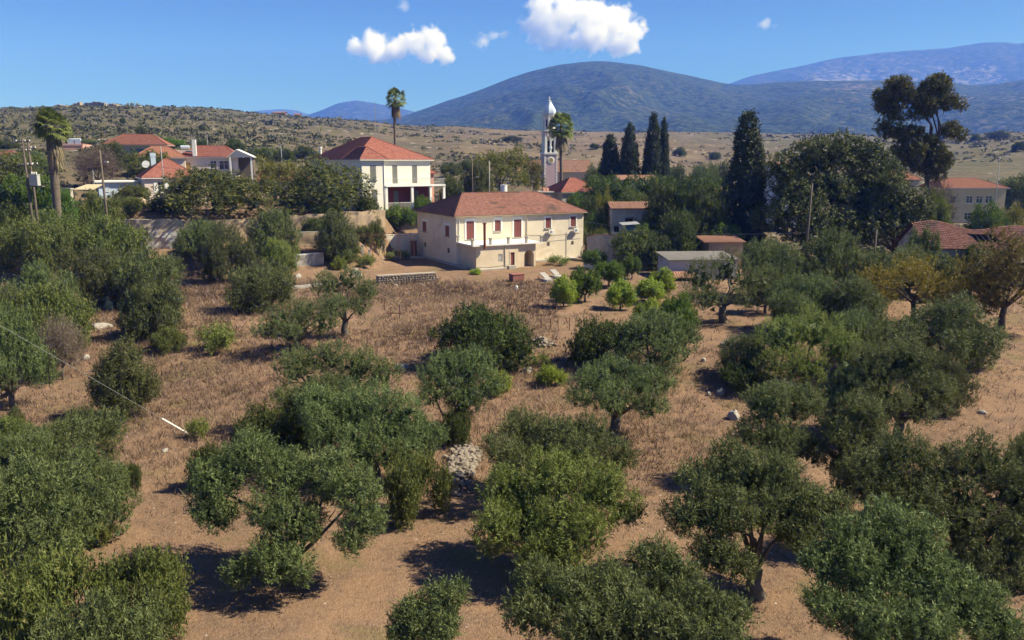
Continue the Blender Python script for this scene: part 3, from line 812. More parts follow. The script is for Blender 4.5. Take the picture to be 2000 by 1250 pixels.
# left middle ground
ol('olivebush0', 455, 577, 515, 606, 'low bushy olive tree between retaining wall and brown grass')
ol('olive2', 345, 440, 432, 528, 'greyish olive tree leaning over the stained retaining wall')
ol('olivedark0', 400, 500, 440, 552, 'dark upright olive tree before the retaining wall corner')
ol('olivebush1', 487, 580, 410, 492, 'round olive tree standing high against the tan wall')
sh('upright', 622, 698, 415, 512, 'tall rounded willowy grey green bush by the rusty pergola')
sh('olivebright', 508, 580, 468, 534, 'bright green shrub beside the low concrete wall')
ol('olivebush1', 254, 358, 553, 658, 'small olive tree with shadow near the white rocks')
sh('upright', 190, 306, 668, 815, 'dense upright dark green bush alone on the brown grass')
ol('olivedark1', 130, 262, 485, 600, 'dark olive tree in the thicket under the retaining wall')
ol('olivebush0', 225, 348, 490, 600, 'bushy olive tree at the thicket corner facing the retaining wall')
sh('maquis0', 150, 275, 425, 520, 'leafy shrub at the foot of the wooden pole')
sh('maquis1', 5, 140, 430, 535, 'large green shrub under the transformer poles')
ol('olive1', 20, 145, 515, 640, 'olive tree in the thicket above the bare little tree')
sh('maquis0', 30, 170, 560, 690, 'broad green brown shrub next to the bare little tree')
ol('olive3', -40, 95, 600, 800, 'tall olive tree crossed by the thin guy wire')
ol('olive2', -60, 60, 545, 690, 'olive tree cut off beside the broad green brown shrub')
sh('maquis1', 45, 120, 690, 720, 'small green shrub below the bare little tree')
sh('broad0', -20, 70, 372, 470, 'dark rounded bush beside the transformer poles')
sh('maquis0', 60, 150, 405, 480, 'grey green bush below the thick trunked palm')
sh('green1', 60, 135, 345, 425, 'leafy bright green bush around the transformer poles', y=102)
tr('green0', -20, 75, 300, 400, 'pale green tree behind the transformer poles', y=125)
tr('green1', -5, 70, 345, 420, 'fig like leafy tree at the foot of the transformer poles', y=104)
# lower left thicket
ol('olive0', 80, 245, 808, 925, 'olive tree with dark inside at the thicket edge near the fallen white guard')
ol('olive2', -30, 115, 845, 985, 'light olive tree at the frame edge in the lower thicket')
ol('olive1', 85, 278, 880, 1040, 'olive tree bulging over the open dry grass')
ol('olive3', -60, 200, 905, 1140, 'large olive tree in the lower thicket with black shade below')
sh('maquis0', 215, 372, 1075, 1230, 'low green mastic shrub spilling toward the split olive')
sh('maquis1', -20, 240, 1090, 1290, 'wide yellowish green shrub mass under the large thicket olive')
ol('olivebush0', 80, 335, 1180, 1400, 'feathery young olive tree at the lower frame edge')
sh('mastic0', 240, 280, 905, 960, 'small dark shrub poking out of the thicket beside the straw path')
sh('greyweed', 130, 215, 1010, 1070, 'grey green undergrowth tuft below the bulging olive')
sh('maquis0', -20, 60, 815, 880, 'low yellow green shrub at the frame edge')
sh('upright', 15, 48, 795, 835, 'tiny upright dark shrub on the brown grass')
# middle shrubs
sh('mastic0', 853, 1037, 603, 716, 'broad glossy dark mastic shrub with black shade on brown grass')
sh('mastic1', 1112, 1240, 625, 712, 'dark shrub left in shade beside the terrace fence', y=None)
ol('olive3', 1190, 1350, 608, 728, 'grey olive tree grown into the dark shrub by the terrace fence')
sh('green1', 1290, 1360, 575, 665, 'vivid green shrub behind the grey olive by the fence')
sh('mastic1', 465, 600, 795, 905, 'black green shrub at the foot of the olive clump')
sh('mastic0', 375, 455, 868, 955, 'dark shrub behind the split olive casting shade on straw')
sh('maquis1', 745, 878, 890, 1012, 'fresh green shrub with reed stalks beside the rubble stone slope')
sh('mastic1', 860, 930, 800, 868, 'shadowy shrub under the pale airy olive')
sh('weed', 1050, 1105, 712, 752, 'vivid lime green tuft among brown grass')
sh('weed', 945, 1000, 722, 770, 'lime green weed under the dark mastic shrub')
sh('greyweed', 365, 412, 815, 858, 'grey green weed at the end of the white guard')
sh('greyweed', 385, 470, 630, 685, 'patch of yellow green weeds on brown grass')
sh('maquis0', 300, 360, 640, 685, 'low ragged shrub under the small olive')
sh('greyweed', 1040, 1075, 690, 715, 'yellowish weed near the pale limestone rock')
sh('mastic1', 1395, 1500, 708, 760, 'low black shrub beneath the bright topped olive')
# citrus garden beside the house
CG = 'citrus trees in the garden beside the cream house'
sh('lime', 1075, 1128, 540, 600, 'yellow green little lemon tree alone at the edge of raked ground')
tr('citrus', 1112, 1172, 525, 590, 'glossy green round citrus tree next to the yellow green lemon')
tr('lime', 1182, 1240, 548, 606, 'yellowish citrus tree in the middle of the raked ground')
tr('citrus', 1160, 1220, 510, 560, 'green citrus tree in the garden before the gate posts')
tr('citrus', 1215, 1252, 500, 545, 'small round green bush before the dark shaded hedge')
tr('lime', 1240, 1300, 545, 590, 'pale citrus sapling in the row toward the grey shed, the one beside the yellowish citrus')
tr('lime', 1268, 1322, 525, 578, 'pale citrus sapling standing next to the grey shed lean-to')
tr('citrus', 1290, 1330, 580, 640, 'leafy green sapling at the fence above the grey olive')
sh('lime', 1240, 1300, 585, 640, 'yellow green sapling clump at the fence above the grey olive')
sh('greyweed', 1065, 1110, 498, 518, 'green weeds at the foot of the cream house')
sh('weed', 915, 940, 524, 536, 'small weed at the annex corner')
sh('citrus', 1135, 1185, 488, 525, 'overgrown green bush before the gate posts')
# round the cream house and up to the white house
tr('citrus', 745, 815, 403, 458, 'dark orange tree behind the cream house beside the rusty pergola', y=126.5)
tr('citrus', 800, 850, 385, 430, 'small dark tree tucked behind the cream house roof corner', y=131)
tr('broad1', 858, 908, 342, 395, 'rounded dark tree between the white house and the cream roof', y=140)
tr('green0', 900, 960, 318, 390, 'mid green tree behind the cream roof beside the poles', y=160)
tr('yellowgreen', 925, 1030, 288, 385, 'large yellow green tree between white house and bell tower', y=175)
tr('yellowgreen', 1022, 1062, 308, 375, 'slim yellow green tree hugging the bell tower', y=185)
tr('yellowgreen', 1158, 1202, 372, 465, 'yellow flowering climber shrub between cream house and ruin', y=124)
sh('citrus', 1105, 1150, 378, 420, 'bright green bush under the tiled roof behind cream house', y=137)
sh('broad2', 1130, 1182, 385, 440, 'dark bush between the two tiled roofs', y=132)
sh('citrus', 1138, 1185, 410, 470, 'round glossy bush at the corner of the cream house', y=124)
sh('maquis1', 1140, 1195, 445, 485, 'dry greenish shrub on the bank beside the cream house', y=121)
# right middle: hedge, dark trees
sh('ivy', 1150, 1300, 343, 425, 'long ivy covered hedge mass beneath the thin cypresses', y=140, rz=0.1)
sh('ivy', 1270, 1405, 345, 420, 'ivy covered hedge beside the dark cypress', y=136, rz=-0.1)
sh('green0', 1190, 1270, 372, 425, 'mixed green shrub above the ruined wall', y=134)
tr('broad0', 1245, 1345, 362, 470, 'dark dome shaped tree behind the ruined wall', y=118)
tr('broad1', 1320, 1420, 368, 470, 'dark spreading tree beside the cypress foot', y=116)
tr('broad2', 1285, 1368, 413, 510, 'round mid green tree above the grey sheet roof', y=108)
sh('green0', 1195, 1290, 448, 530, 'light green overgrown shrub beside the gate posts', y=107)
sh('broad1', 1255, 1320, 460, 540, 'black green shrub shading the garden hedge', y=106)
sh('green1', 1235, 1275, 440, 480, 'leafy shrub before the blue tin shed', y=112)
sh('green1', 1370, 1450, 440, 470, 'climbing vine on the brown shed roof', y=112)
tr('cypress0', 1409, 1488, 226, 470, 'huge broad dark cypress standing alone', y=118)
tr('cypress0', 1170, 1213, 266, 352, 'shortest of the thin cypresses, with blunt double top', y=172)
tr('cypress1', 1208, 1248, 248, 352, 'slender cypress between the blunt one and the tallest pair', y=170)
tr('cypress0', 1254, 1290, 226, 352, 'tallest cypress of the group behind the ivy hedge', y=170)
tr('cypress1', 1280, 1306, 238, 352, 'cypress joined to the tallest one behind the ivy hedge', y=174)
tr('dead', 1785, 1855, 352, 470, 'leafless brown tree beside the yellow school building', y=118)
sh('green0', 1780, 1850, 380, 480, 'yellow green shrub below the yellow school building', y=112)
sh('green1', 1895, 1960, 398, 450, 'fig tree with pale leaves in front of the yellow school', y=125)
sh('yellowgreen', 1935, 2010, 400, 455, 'yellowish shrubs beside the yellow school', y=128)
tr('green0', 1950, 2030, 345, 420, 'green tree behind the yellow school corner', y=190)
sh('broad0', 1855, 1960, 480, 530, 'dark shrubs in shade under the broken tiled roof', y=90)
sh('green0', 1795, 1880, 500, 560, 'pale vine like shrub beside the yellow leaved tree', y=84)
# the village on the left
tr('bloom0', 322, 522, 329, 440, 'big dark tree with cream blossom in front of the pink house', y=112)
tr('bloom1', 545, 716, 312, 455, 'big dark tree with cream blossom beside the white house', y=118)
sh('broad2', 285, 350, 385, 440, 'glossy green bush at the foot of the blossom tree', y=110)
sh('broad0', 690, 745, 378, 430, 'dark bush at the corner of the white house', y=119)
sh('green0', 610, 680, 400, 460, 'mid green shrub growing out of the tan wall', y=115)
tr('yellowgreen', 500, 600, 308, 390, 'yellowish tree between the two blossom trees', y=138)
sh('green0', 226, 294, 361, 400, 'flat green hedge under the house with the dish', y=122)
sh('maquis0', 150, 230, 380, 450, 'dark green bush near the small gable hut', y=104)
sh('maquis1', 205, 285, 385, 440, 'feathery green bush left of the small gable hut wall', y=108)
sh('green1', 95, 150, 370, 440, 'bush of bright leaves below the palm', y=100)
tr('broad1', 185, 255, 278, 345, 'rounded green tree under the brown roofed house', y=165)
tr('dead', 150, 235, 285, 370, 'large bare grey brown tree below the brown roofed house', y=140)
tr('green0', 250, 330, 295, 330, 'pale green tree in front of the orange roofs', y=150)
tr('green0', 148, 190, 272, 310, 'small tree behind the pink house', y=215)
tr('green0', 20, 110, 295, 345, 'green garden tree behind the wooden poles', y=150)
tr('broad1', -30, 40, 275, 330, 'garden tree above the cut off red roof', y=200)
tr('green1', 308, 365, 270, 305, 'bright green tree beside the brown roofed house', y=220)
VT = 'trees in the green belt behind the village'
for i, (a, b, t, y) in enumerate([(462, 505, 292, 200), (495, 545, 288, 215), (535, 580, 290, 205), (570, 620, 284, 210), (608, 650, 300, 190), (380, 415, 272, 250), (440, 478, 270, 290), (860, 900, 318, 200), (890, 935, 312, 230)]):
    tr(('broad0', 'green0', 'broad2')[i % 3], a, b, t, t + 26, ('rounded tree in the green belt between pink bungalow and white house', 'rounded tree in the green belt between white house and bell tower', 'rounded tree just behind the pink bungalow roof')[1 if i > 6 else 2 if i > 4 else 0], group=VT + (' beside the tower' if i > 6 else ' above the bungalow' if i > 4 else ''))
tr('broad0', 1300, 1350, 325, 360, 'grey green tree in the dip behind the ivy hedge', y=210)
tr('olive0', 1340, 1400, 322, 362, 'olive grey tree in the dip beside the dark cypress', y=205)
tr('broad1', 1380, 1430, 318, 362, 'dark tree half hidden behind the dark cypress', y=215)
tr('green0', 1140, 1200, 322, 360, 'green tree at the end of the long church roof', y=195)
sh('maquis1', 640, 705, 478, 512, 'low green brown weeds at the foot of the tall willowy bush')
sh('greyweed', 755, 800, 488, 508, 'yellow green weeds along the courtyard edge')
sh('greyweed', 690, 740, 496, 520, 'yellow green weeds before the squat stone post')
sh('weed', 650, 680, 500, 525, 'bright green weed clump under the tall willowy bush')
sh('maquis1', 640, 690, 445, 480, 'dry brown green shrub below the tan retaining wall', y=112)
ol('olive3', 1400, 1500, 655, 735, 'olive tree crowding the small stone heap')
ol('olive0', 1640, 1790, 630, 740, 'olive tree filling the gap between bright topped and round dark olives')
ol('olive1', 1580, 1700, 720, 850, 'olive tree behind the narrow pressed one')
ol('olivedark0', 1780, 1900, 690, 800, 'shaded olive tree at the mown slope edge')
ol('olive2', 1500, 1600, 570, 660, 'olive tree behind the bright topped one')
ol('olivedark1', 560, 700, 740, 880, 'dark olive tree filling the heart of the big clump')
ol('olive2', 1620, 1760, 880, 1010, 'olive tree squeezed between the forked and the dark shaded olives')
sh('maquis0', 355, 430, 452, 500, 'dense low shrub against the tan retaining wall', y=103)
sh('broad1', 590, 640, 425, 470, 'dark ivy like bush climbing the tan retaining wall', y=110.5)
sh('maquis1', 690, 730, 440, 475, 'brown green shrub at the corner of the tan wall', y=115)
sh('green0', 715, 752, 425, 470, 'leafy shrub below the white house porch', y=117.5)
sh('green0', 1768, 1828, 448, 515, 'leafy shrub hiding the gable of the broken roof house', y=90)

# ------------------------------------------------------------------ buildings
PL_CREAM = surf('cream_plaster', (0.74, 0.645, 0.495), (0.66, 0.565, 0.42), 0.5, 0.9, 0.25, 9, c3=(0.58, 0.49, 0.36))
PL_ANNEX = surf('worn_cream_plaster', (0.68, 0.57, 0.42), (0.56, 0.45, 0.31), 0.7, 0.9, 0.3, 9, c3=(0.60, 0.54, 0.42))
PL_WHITE = surf('white_plaster', (0.76, 0.72, 0.63), (0.68, 0.63, 0.54), 0.4, 0.9, 0.15, 9)
PL_PINK = surf('pale_pink_plaster', (0.68, 0.57, 0.50), (0.60, 0.49, 0.43), 0.5, 0.9, 0.15, 9)
PL_SALMON = surf('salmon_plaster', (0.60, 0.30, 0.23), (0.52, 0.25, 0.19), 0.5, 0.9)
PL_YELLOW = surf('yellow_plaster', (0.56, 0.47, 0.28), (0.49, 0.40, 0.23), 0.4, 0.9)
PL_MAUVE = surf('mauve_plaster', (0.47, 0.345, 0.36), (0.41, 0.295, 0.31), 0.6, 0.9)
PL_OLD = surf('crumbling_plaster', (0.42, 0.40, 0.36), (0.30, 0.25, 0.19), 0.9, 0.95, 0.5, 8, c3=(0.23, 0.17, 0.12))
PL_TAN = surf('tan_wall_plaster', (0.42, 0.31, 0.20), (0.30, 0.22, 0.15), 0.6, 0.95, 0.4, 8, c3=(0.22, 0.17, 0.13))
PL_BROWNISH = surf('beige_house_plaster', (0.46, 0.39, 0.29), (0.38, 0.32, 0.24), 0.6, 0.9)
CONC = surf('concrete', (0.42, 0.39, 0.35), (0.30, 0.28, 0.25), 2.0, 0.95, 0.4, 14, c3=(0.24, 0.21, 0.18))
WHITE = surf('white_paint', (0.78, 0.76, 0.72), (0.70, 0.68, 0.63), 1.2, 0.7)
SHUT = surf('oxblood_shutters', (0.23, 0.075, 0.062), (0.19, 0.06, 0.05), 3, 0.6)
SHUT_G = surf('grey_shutters', (0.20, 0.20, 0.18), (0.15, 0.15, 0.135), 3, 0.6)
RED_WALL = surf('dark_red_wall', (0.20, 0.045, 0.042), (0.16, 0.038, 0.035), 1, 0.8)
PIPE_RED = surf('rusty_red_pipe', (0.22, 0.06, 0.045), (0.14, 0.05, 0.035), 3, 0.7)
METAL = surf('zinc', (0.52, 0.58, 0.67), (0.46, 0.52, 0.61), 2, 0.5)
GREYM = surf('grey_metal', (0.30, 0.30, 0.30), (0.22, 0.22, 0.22), 2, 0.6)
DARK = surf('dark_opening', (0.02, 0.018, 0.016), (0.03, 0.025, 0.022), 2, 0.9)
GLASS = surf('window_glass', (0.045, 0.06, 0.075), (0.03, 0.045, 0.06), 0.7, 0.12, spec=0.6)
WOOD = surf('weathered_wood_and_shade', (0.16, 0.12, 0.085), (0.10, 0.075, 0.055), 3, 0.9, 0.5, 20)
WOOD_Y = surf('ochre_wood', (0.28, 0.19, 0.07), (0.22, 0.15, 0.055), 3, 0.8)
BLUE_P = surf('pale_blue_paint_and_shade', (0.50, 0.58, 0.66), (0.42, 0.50, 0.58), 1, 0.8)
BLUE_T = surf('blue_tin', (0.13, 0.18, 0.24), (0.09, 0.13, 0.18), 1, 0.6)
STONE_M = surf('limestone', (0.27, 0.225, 0.18), (0.19, 0.155, 0.125), 3.5, 0.95, 0.7, 7, c3=(0.24, 0.20, 0.17))
STONE_W = surf('pale_limestone', (0.36, 0.33, 0.295), (0.25, 0.22, 0.19), 3.0, 0.95, 0.7, 6, c3=(0.33, 0.29, 0.26))
PAVE = surf('worn_paving', (0.40, 0.34, 0.28), (0.31, 0.26, 0.21), 1.5, 0.95, 0.3, 10)

def tilemat(name, a, b, dark=None, stain=0.64):
    if name in MATS: return MATS[name]
    m, nt, bs = new_mat(name)
    bs.inputs['Roughness'].default_value = 0.9; bs.inputs['Specular IOR Level'].default_value = 0.15
    at = nt.nodes.new('ShaderNodeAttribute'); at.attribute_name = 'v'
    col = ramp(nt, at.outputs['Fac'], [(0.0, a), (1.0, b)])
    co = coords(nt)
    col = mix(nt, math_n(nt, 'MULTIPLY', ramp(nt, noise(nt, 2.2, 5, 0.7, co), [(0.4, (0, 0, 0)), (0.75, (1, 1, 1))]), 0.45), col, tuple(x * 0.55 for x in a))
    if dark: col = mix(nt, ramp(nt, noise(nt, 0.3, 5, 0.65, co, 0.5), [(stain, (0, 0, 0)), (stain + 0.1, (0.85, 0.85, 0.85))]), col, dark)
    nt.links.new(col, bs.inputs['Base Color'])
    MATS[name] = m
    return m
T_MAIN = tilemat('weathered_roof_tiles', (0.185, 0.084, 0.064), (0.285, 0.142, 0.112), (0.085, 0.06, 0.048), 0.55)
T_RED = tilemat('red_roof_tiles', (0.25, 0.092, 0.068), (0.34, 0.142, 0.108))
T_ORANGE = tilemat('orange_roof_tiles', (0.31, 0.135, 0.083), (0.39, 0.182, 0.117))
T_BROWN = tilemat('brown_roof_tiles', (0.21, 0.085, 0.06), (0.29, 0.125, 0.09))
T_PALE = tilemat('faded_roof_tiles', (0.34, 0.185, 0.125), (0.45, 0.26, 0.18), (0.18, 0.12, 0.09), 0.6)

def tile_plane(planes, pitch=0.36, wave=0.3, amp=0.04, lift=0.075, hole=None, sag=None, seed=1, du=0.075):
    """rows of curved tiles on roof planes. planes: (eave left, eave right, top right, top left)"""
    g = np.random.default_rng(seed)
    VV, FF, AA, base = [], [], [], 0
    for e0, e1, t1, t0 in planes:
        e0, e1, t1, t0 = (np.array(p, float) for p in (e0, e1, t1, t0))
        ud = e1 - e0; ulen = np.linalg.norm(ud); ud = ud / ulen
        nn = np.cross(ud, (t0 + t1) / 2 - (e0 + e1) / 2); nn /= np.linalg.norm(nn)
        if nn[2] < 0: nn = -nn
        sl = np.linalg.norm((t0 + t1) / 2 - (e0 + e1) / 2)
        rows = max(3, int(round(sl / pitch))); nu = max(4, int(ulen / du))
        for r in range(rows):
            v0 = r / rows; v1 = min(1.0, (r + 1.12) / rows)
            u = np.linspace(0, 1, nu + 1)
            for vv, up in ((v0, lift), (v1, 0.004)):
                a = e0 + (t0 - e0) * vv; b = e1 + (t1 - e1) * vv
                p = a + (b - a) * u[:, None]
                uc = (p - e0) @ ud
                off = up + amp * np.cos(uc / wave * 2 * math.pi) * 0.5 + amp * 0.5
                p = p + nn * off[:, None]
                if sag is not None: p[:, 2] += sag(p)
                VV.append(p)
            i = np.arange(nu)
            q = np.stack([base + i, base + i + 1, base + nu + 1 + i + 1, base + nu + 1 + i], -1)
            # the butt end of the row
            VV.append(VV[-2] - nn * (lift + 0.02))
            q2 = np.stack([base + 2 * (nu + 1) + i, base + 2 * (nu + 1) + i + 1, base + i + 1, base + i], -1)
            if hole is not None:
                c = (VV[-3][:-1] + VV[-3][1:]) / 2
                keep = ~hole(c); q = q[keep]; q2 = q2[keep]
            FF += [q, q2]
            uu = ((VV[-3] - e0) @ ud / wave + 0.5).astype(int)
            rv = g.random(400)[np.clip(uu, 0, 399)]
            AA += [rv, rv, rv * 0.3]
            base += 3 * (nu + 1)
    return np_mesh('roof_tiles', np.vstack(VV), np.vstack(FF), np.concatenate(AA))

def roof(parent, x0, x1, y0, y1, ze, rise, hipl, hipr, tm, over=0.35, axis='x', seed=1, du=0.1, pitch=0.36, fascia=None, caps=True, wave=0.3, amp=0.035):
    """hip (hip > 0) or gable (hip = 0) roof in the house's own frame"""
    X0, X1, Y0, Y1 = x0 - over, x1 + over, y0 - over, y1 + over
    if axis == 'x':
        ym = (Y0 + Y1) / 2; R0 = (X0 + hipl, ym, ze + rise); R1 = (X1 - hipr, ym, ze + rise)
        A, B, C, D = (X0, Y0, ze), (X1, Y0, ze), (X1, Y1, ze), (X0, Y1, ze)
        planes = [(A, B, R1, R0), (C, D, R0, R1)]
        if hipl > 0: planes.append((D, A, R0, R0))
        if hipr > 0: planes.append((B, C, R1, R1))
        gab = [] if hipl > 0 else [(A, R0, D)]
        gab += [] if hipr > 0 else [(B, C, R1)]
    else:
        xm = (X0 + X1) / 2; R0 = (xm, Y0 + hipl, ze + rise); R1 = (xm, Y1 - hipr, ze + rise)
        A, B, C, D = (X0, Y0, ze), (X1, Y0, ze), (X1, Y1, ze), (X0, Y1, ze)
        planes = [(D, A, R0, R1), (B, C, R1, R0)]
        if hipl > 0: planes.append((A, B, R0, R0))
        if hipr > 0: planes.append((C, D, R1, R1))
        gab = [] if hipl > 0 else [(A, B, R0)]
        gab += [] if hipr > 0 else [(C, R1, D)]
    mb = MB()
    dn = lambda p, d: (p[0], p[1], p[2] - d)
    for pl in planes:
        pts = [dn(p, 0.03) for p in pl]
        if pl[2] == pl[3]: pts = pts[:3]
        mb.poly(pts)
    for a, b in ((A, B), (B, C), (C, D), (D, A)):
        mb.poly([dn(a, 0.14), dn(b, 0.14), dn(b, 0.03), dn(a, 0.03)])
    mb.poly([dn(p, 0.14) for p in (D, C, B, A)])
    r = mb.build('roof', fascia or tm, parent)
    link('roof_tiles', tile_plane(planes, seed=seed, du=du, pitch=pitch, wave=wave, amp=amp), tm, r)['kind'] = 'stuff'
    if caps:
        cb = MB(); rd = 0.10
        def cap(p, q):
            n = max(3, int(np.linalg.norm(np.subtract(p, q)) / 0.4))
            pts = [np.array(p) + (np.array(q) - np.array(p)) * t for t in np.linspace(0, 1, n + 1)]
            for i in range(n): cb.tube([pts[i] + [0, 0, .05], pts[i + 1] + [0, 0, .05]], [rd * 1.15, rd * 0.9], 6)
        if R0 != R1: cap(R0, R1)
        if axis == 'x':
            if hipl > 0: cap(A, R0); cap(D, R0)
            if hipr > 0: cap(B, R1); cap(C, R1)
        else:
            if hipl > 0: cap(A, R0); cap(B, R0)
            if hipr > 0: cap(C, R1); cap(D, R1)
        cb.build('ridge_cap', tm, r)
    return r, gab

def walls(parent, w, l, z0, z1, mat, front=(), left=(), right=(), back=(), x0=0.0, y0=0.0, name='wall', reveal=0.2, top=True):
    mb = MB()
    mb.facade((x0, y0), (1, 0), (0, -1), w, z0, z1, list(front), reveal)
    mb.facade((x0, y0 + l), (0, -1), (-1, 0), l, z0, z1, [(l - b, l - a, c, d) for a, b, c, d in left], reveal)
    mb.facade((x0 + w, y0), (0, 1), (1, 0), l, z0, z1, list(right), reveal)
    mb.facade((x0 + w, y0 + l), (-1, 0), (0, 1), w, z0, z1, [(w - b, w - a, c, d) for a, b, c, d in back], reveal)
    if top: mb.poly([(x0, y0, z1), (x0 + w, y0, z1), (x0 + w, y0 + l, z1), (x0, y0 + l, z1)])
    return mb.build(name, mat, parent)

class Face:
    """a wall face in a house frame: maps (along, out, z) to local coordinates"""
    def __init__(s, o, u, n): s.o, s.u, s.n = np.array(o, float), np.array(u, float), np.array(n, float)
    def box(s, mb, a0, a1, d0, d1, z0, z1):
        p = [s.o + s.u * a + s.n * d for a, d in ((a0, d0), (a1, d0), (a1, d1), (a0, d1))]
        b = len(mb.v)
        mb.v += [(q[0], q[1], z0) for q in p] + [(q[0], q[1], z1) for q in p]
        for f in ((0, 3, 2, 1), (4, 5, 6, 7), (0, 1, 5, 4), (1, 2, 6, 5), (2, 3, 7, 6), (3, 0, 4, 7)):
            mb.f.append(tuple(b + i for i in f))
        return mb

def window(parent, fc, a0, a1, z0, z1, style='glass', frame=WHITE, pane=GLASS, depth=-0.1, surround=0.0, sill=True, leaf=None, name='window', bars=1):
    """style: glass, shut (closed shutters), open (glass with shutters folded beside it)"""
    mb = MB(); t = 0.06
    for x in (a0, a1 - t): fc.box(mb, x, x + t, depth - 0.03, depth + 0.03, z0, z1)
    for z in (z0, z1 - t): fc.box(mb, a0 + t, a1 - t, depth - 0.028, depth + 0.028, z, z + t)
    if style != 'shut':
        for i in range(bars):
            xm = a0 + (a1 - a0) * (i + 1) / (bars + 1)
            fc.box(mb, xm - 0.03, xm + 0.03, depth - 0.024, depth + 0.024, z0 + t, z1 - t)
        fc.box(mb, a0 + t, a1 - t, depth - 0.02, depth + 0.02, z0 + (z1 - z0) * 0.62, z0 + (z1 - z0) * 0.62 + 0.05)
    w = mb.build(name, frame, parent)
    if style == 'shut':
        am = (a0 + a1) / 2
        for x0, x1 in ((a0 + 0.02, am - 0.012), (am + 0.012, a1 - 0.02)):
            m = MB(); fc.box(m, x0, x1, depth + 0.03, depth + 0.08, z0 + 0.02, z1 - 0.02)
            for q in np.arange(z0 + 0.12, z1 - 0.15, 0.16): fc.box(m, x0 + 0.06, x1 - 0.06, depth + 0.08, depth + 0.095, q, q + 0.1)
            m.build('shutter', leaf or SHUT, w)
    else:
        m = MB(); fc.box(m, a0 + t, a1 - t, depth - 0.012, depth - 0.004, z0 + t, z1 - t); m.build('pane', pane, w)
        if style == 'open':
            for x0, x1 in ((a0 - (a1 - a0) / 2, a0 - 0.01), (a1 + 0.01, a1 + (a1 - a0) / 2)):
                m = MB(); fc.box(m, x0, x1, 0.02, 0.07, z0, z1); m.build('shutter', leaf or WHITE, w)
    if surround:
        m = MB(); s_ = surround
        fc.box(m, a0 - s_, a0, 0.003, 0.05, z0, z1); fc.box(m, a1, a1 + s_, 0.003, 0.05, z0, z1)
        fc.box(m, a0 - s_, a1 + s_, 0.003, 0.055, z1, z1 + s_ * 1.6)
        m.build('surround', WHITE, w)
    if sill:
        m = MB(); fc.box(m, a0 - 0.15, a1 + 0.15, 0.003, 0.16, z0 - 0.09, z0 - 0.004); m.build('sill', CONC if surround else frame, w)
    return w

def frame_of(px, py, y, a, z=None):
    """house origin at the pixel column of its near corner, ground distance y; a = turn of the front"""
    p = P(px, py, y)
    return (p[0], p[1], p[2] if z is None else z)

# ---- cream house
A1 = math.radians(27.4); CX, CY = -7.7, 109.7
house = empty('cream_house', (CX, CY, 0), A1, 'two storey cream house with oxblood shutters, balcony annex and hipped tile roof', 'house')
HW, HL, HE = 20.7, 15.0, 6.85
def s_at(px, d=0.0):
    """distance along the front, on the plane d in front of it, seen at a pixel column"""
    k = (px - 1000) / F
    ox = CX + d * math.sin(A1); oy = CY - d * math.cos(A1)
    return (k * oy - ox) / (math.cos(A1) - k * math.sin(A1))
def l_at(px):
    k = (px - 1000) / F
    return (CX - k * CY) / (math.sin(A1) + k * math.cos(A1))
def z_at(px, py, s, d=0.0):
    y = CY + s * math.sin(A1) - d * math.cos(A1)
    return P(px, py, y)[2]
def zm(x, y): return 780 + x / 5.0, 340 + y / 5.0      # enlarged detail -> photo pixel
FR = Face((0, 0), (1, 0), (0, -1)); LF = Face((0, 0), (0, 1), (-1, 0))
fw = []
for (xa, xb, ya, yb) in ((655, 730, 460, 640), (932, 990, 450, 555), (1118, 1190, 443, 615), (1425, 1478, 428, 527), (1668, 1720, 412, 512)):
    a, t = zm(xa, ya); b, bt = zm(xb, yb)
    s0, s1 = s_at(a), s_at(b); sm = (s0 + s1) / 2
    zz = [z_at((a + b) / 2, t, sm), z_at((a + b) / 2, bt, sm)]
    fw.append((s0, s1, max(zz[1], 3.36) if yb > 600 else zz[1], zz[0]))
lowf = []
for (xa, xb, ya, yb) in ((1440, 1468, 665, 702), (1677, 1703, 655, 690)):
    a, t = zm(xa, ya); b, bt = zm(xb, yb); s0, s1 = s_at(a), s_at(b)
    lowf.append((s0, s1, z_at(a, bt, s0), z_at(a, t, s0)))
lw = []
for (xa, xb, ya, yb) in ((230, 270, 443, 548), (450, 492, 458, 568)):
    l0, l1 = l_at(zm(xb, 0)[0]), l_at(zm(xa, 0)[0]); lw.append((l0, l1, 3.9, 5.4))
lowl = []
for xa, xb in ((242, 260), (468, 490)):
    l0, l1 = l_at(zm(xb, 0)[0]), l_at(zm(xa, 0)[0]); lowl.append((l0, l1, 1.55, 2.25))
walls(house, HW, HL, -0.5, HE, PL_CREAM, front=fw + lowf, left=lw + lowl)
for i, h in enumerate(fw):
    window(house, FR, *h, style='shut', surround=0.26 if i < 3 else 0.2, sill=h[2] > 3.5, name='shuttered_window' if h[2] > 3.5 else 'balcony_door')
for h in lw: window(house, LF, *h, style='shut', surround=0.22, name='shuttered_window')
for fc, hs in ((FR, lowf), (LF, lowl)):
    for h in hs: window(house, fc, *h, style='shut', sill=False, leaf=WOOD, name='cellar_window', frame=WOOD)
roof(house, 0, HW, 0, HL, HE + 0.06, 2.75, 4.7, 4.2, T_MAIN, over=0.42, seed=3, fascia=PL_TAN)
MB().tube([(s_at(1029), -0.09, HE - 0.2), (s_at(1029), -0.09, 3.45)], 0.06, 8).build('drain_pipe', PL_ANNEX, house)
MB().tube([(0.45, -0.09, HE - 0.5), (0.45, -0.09, 3.45)], 0.05, 8).build('drain_pipe', WHITE, house)
MB().tube([(s_at(1106), -0.06, 4.0), (s_at(1106), -0.06, 0.4)], 0.03, 6).build('cable', GREYM, house)
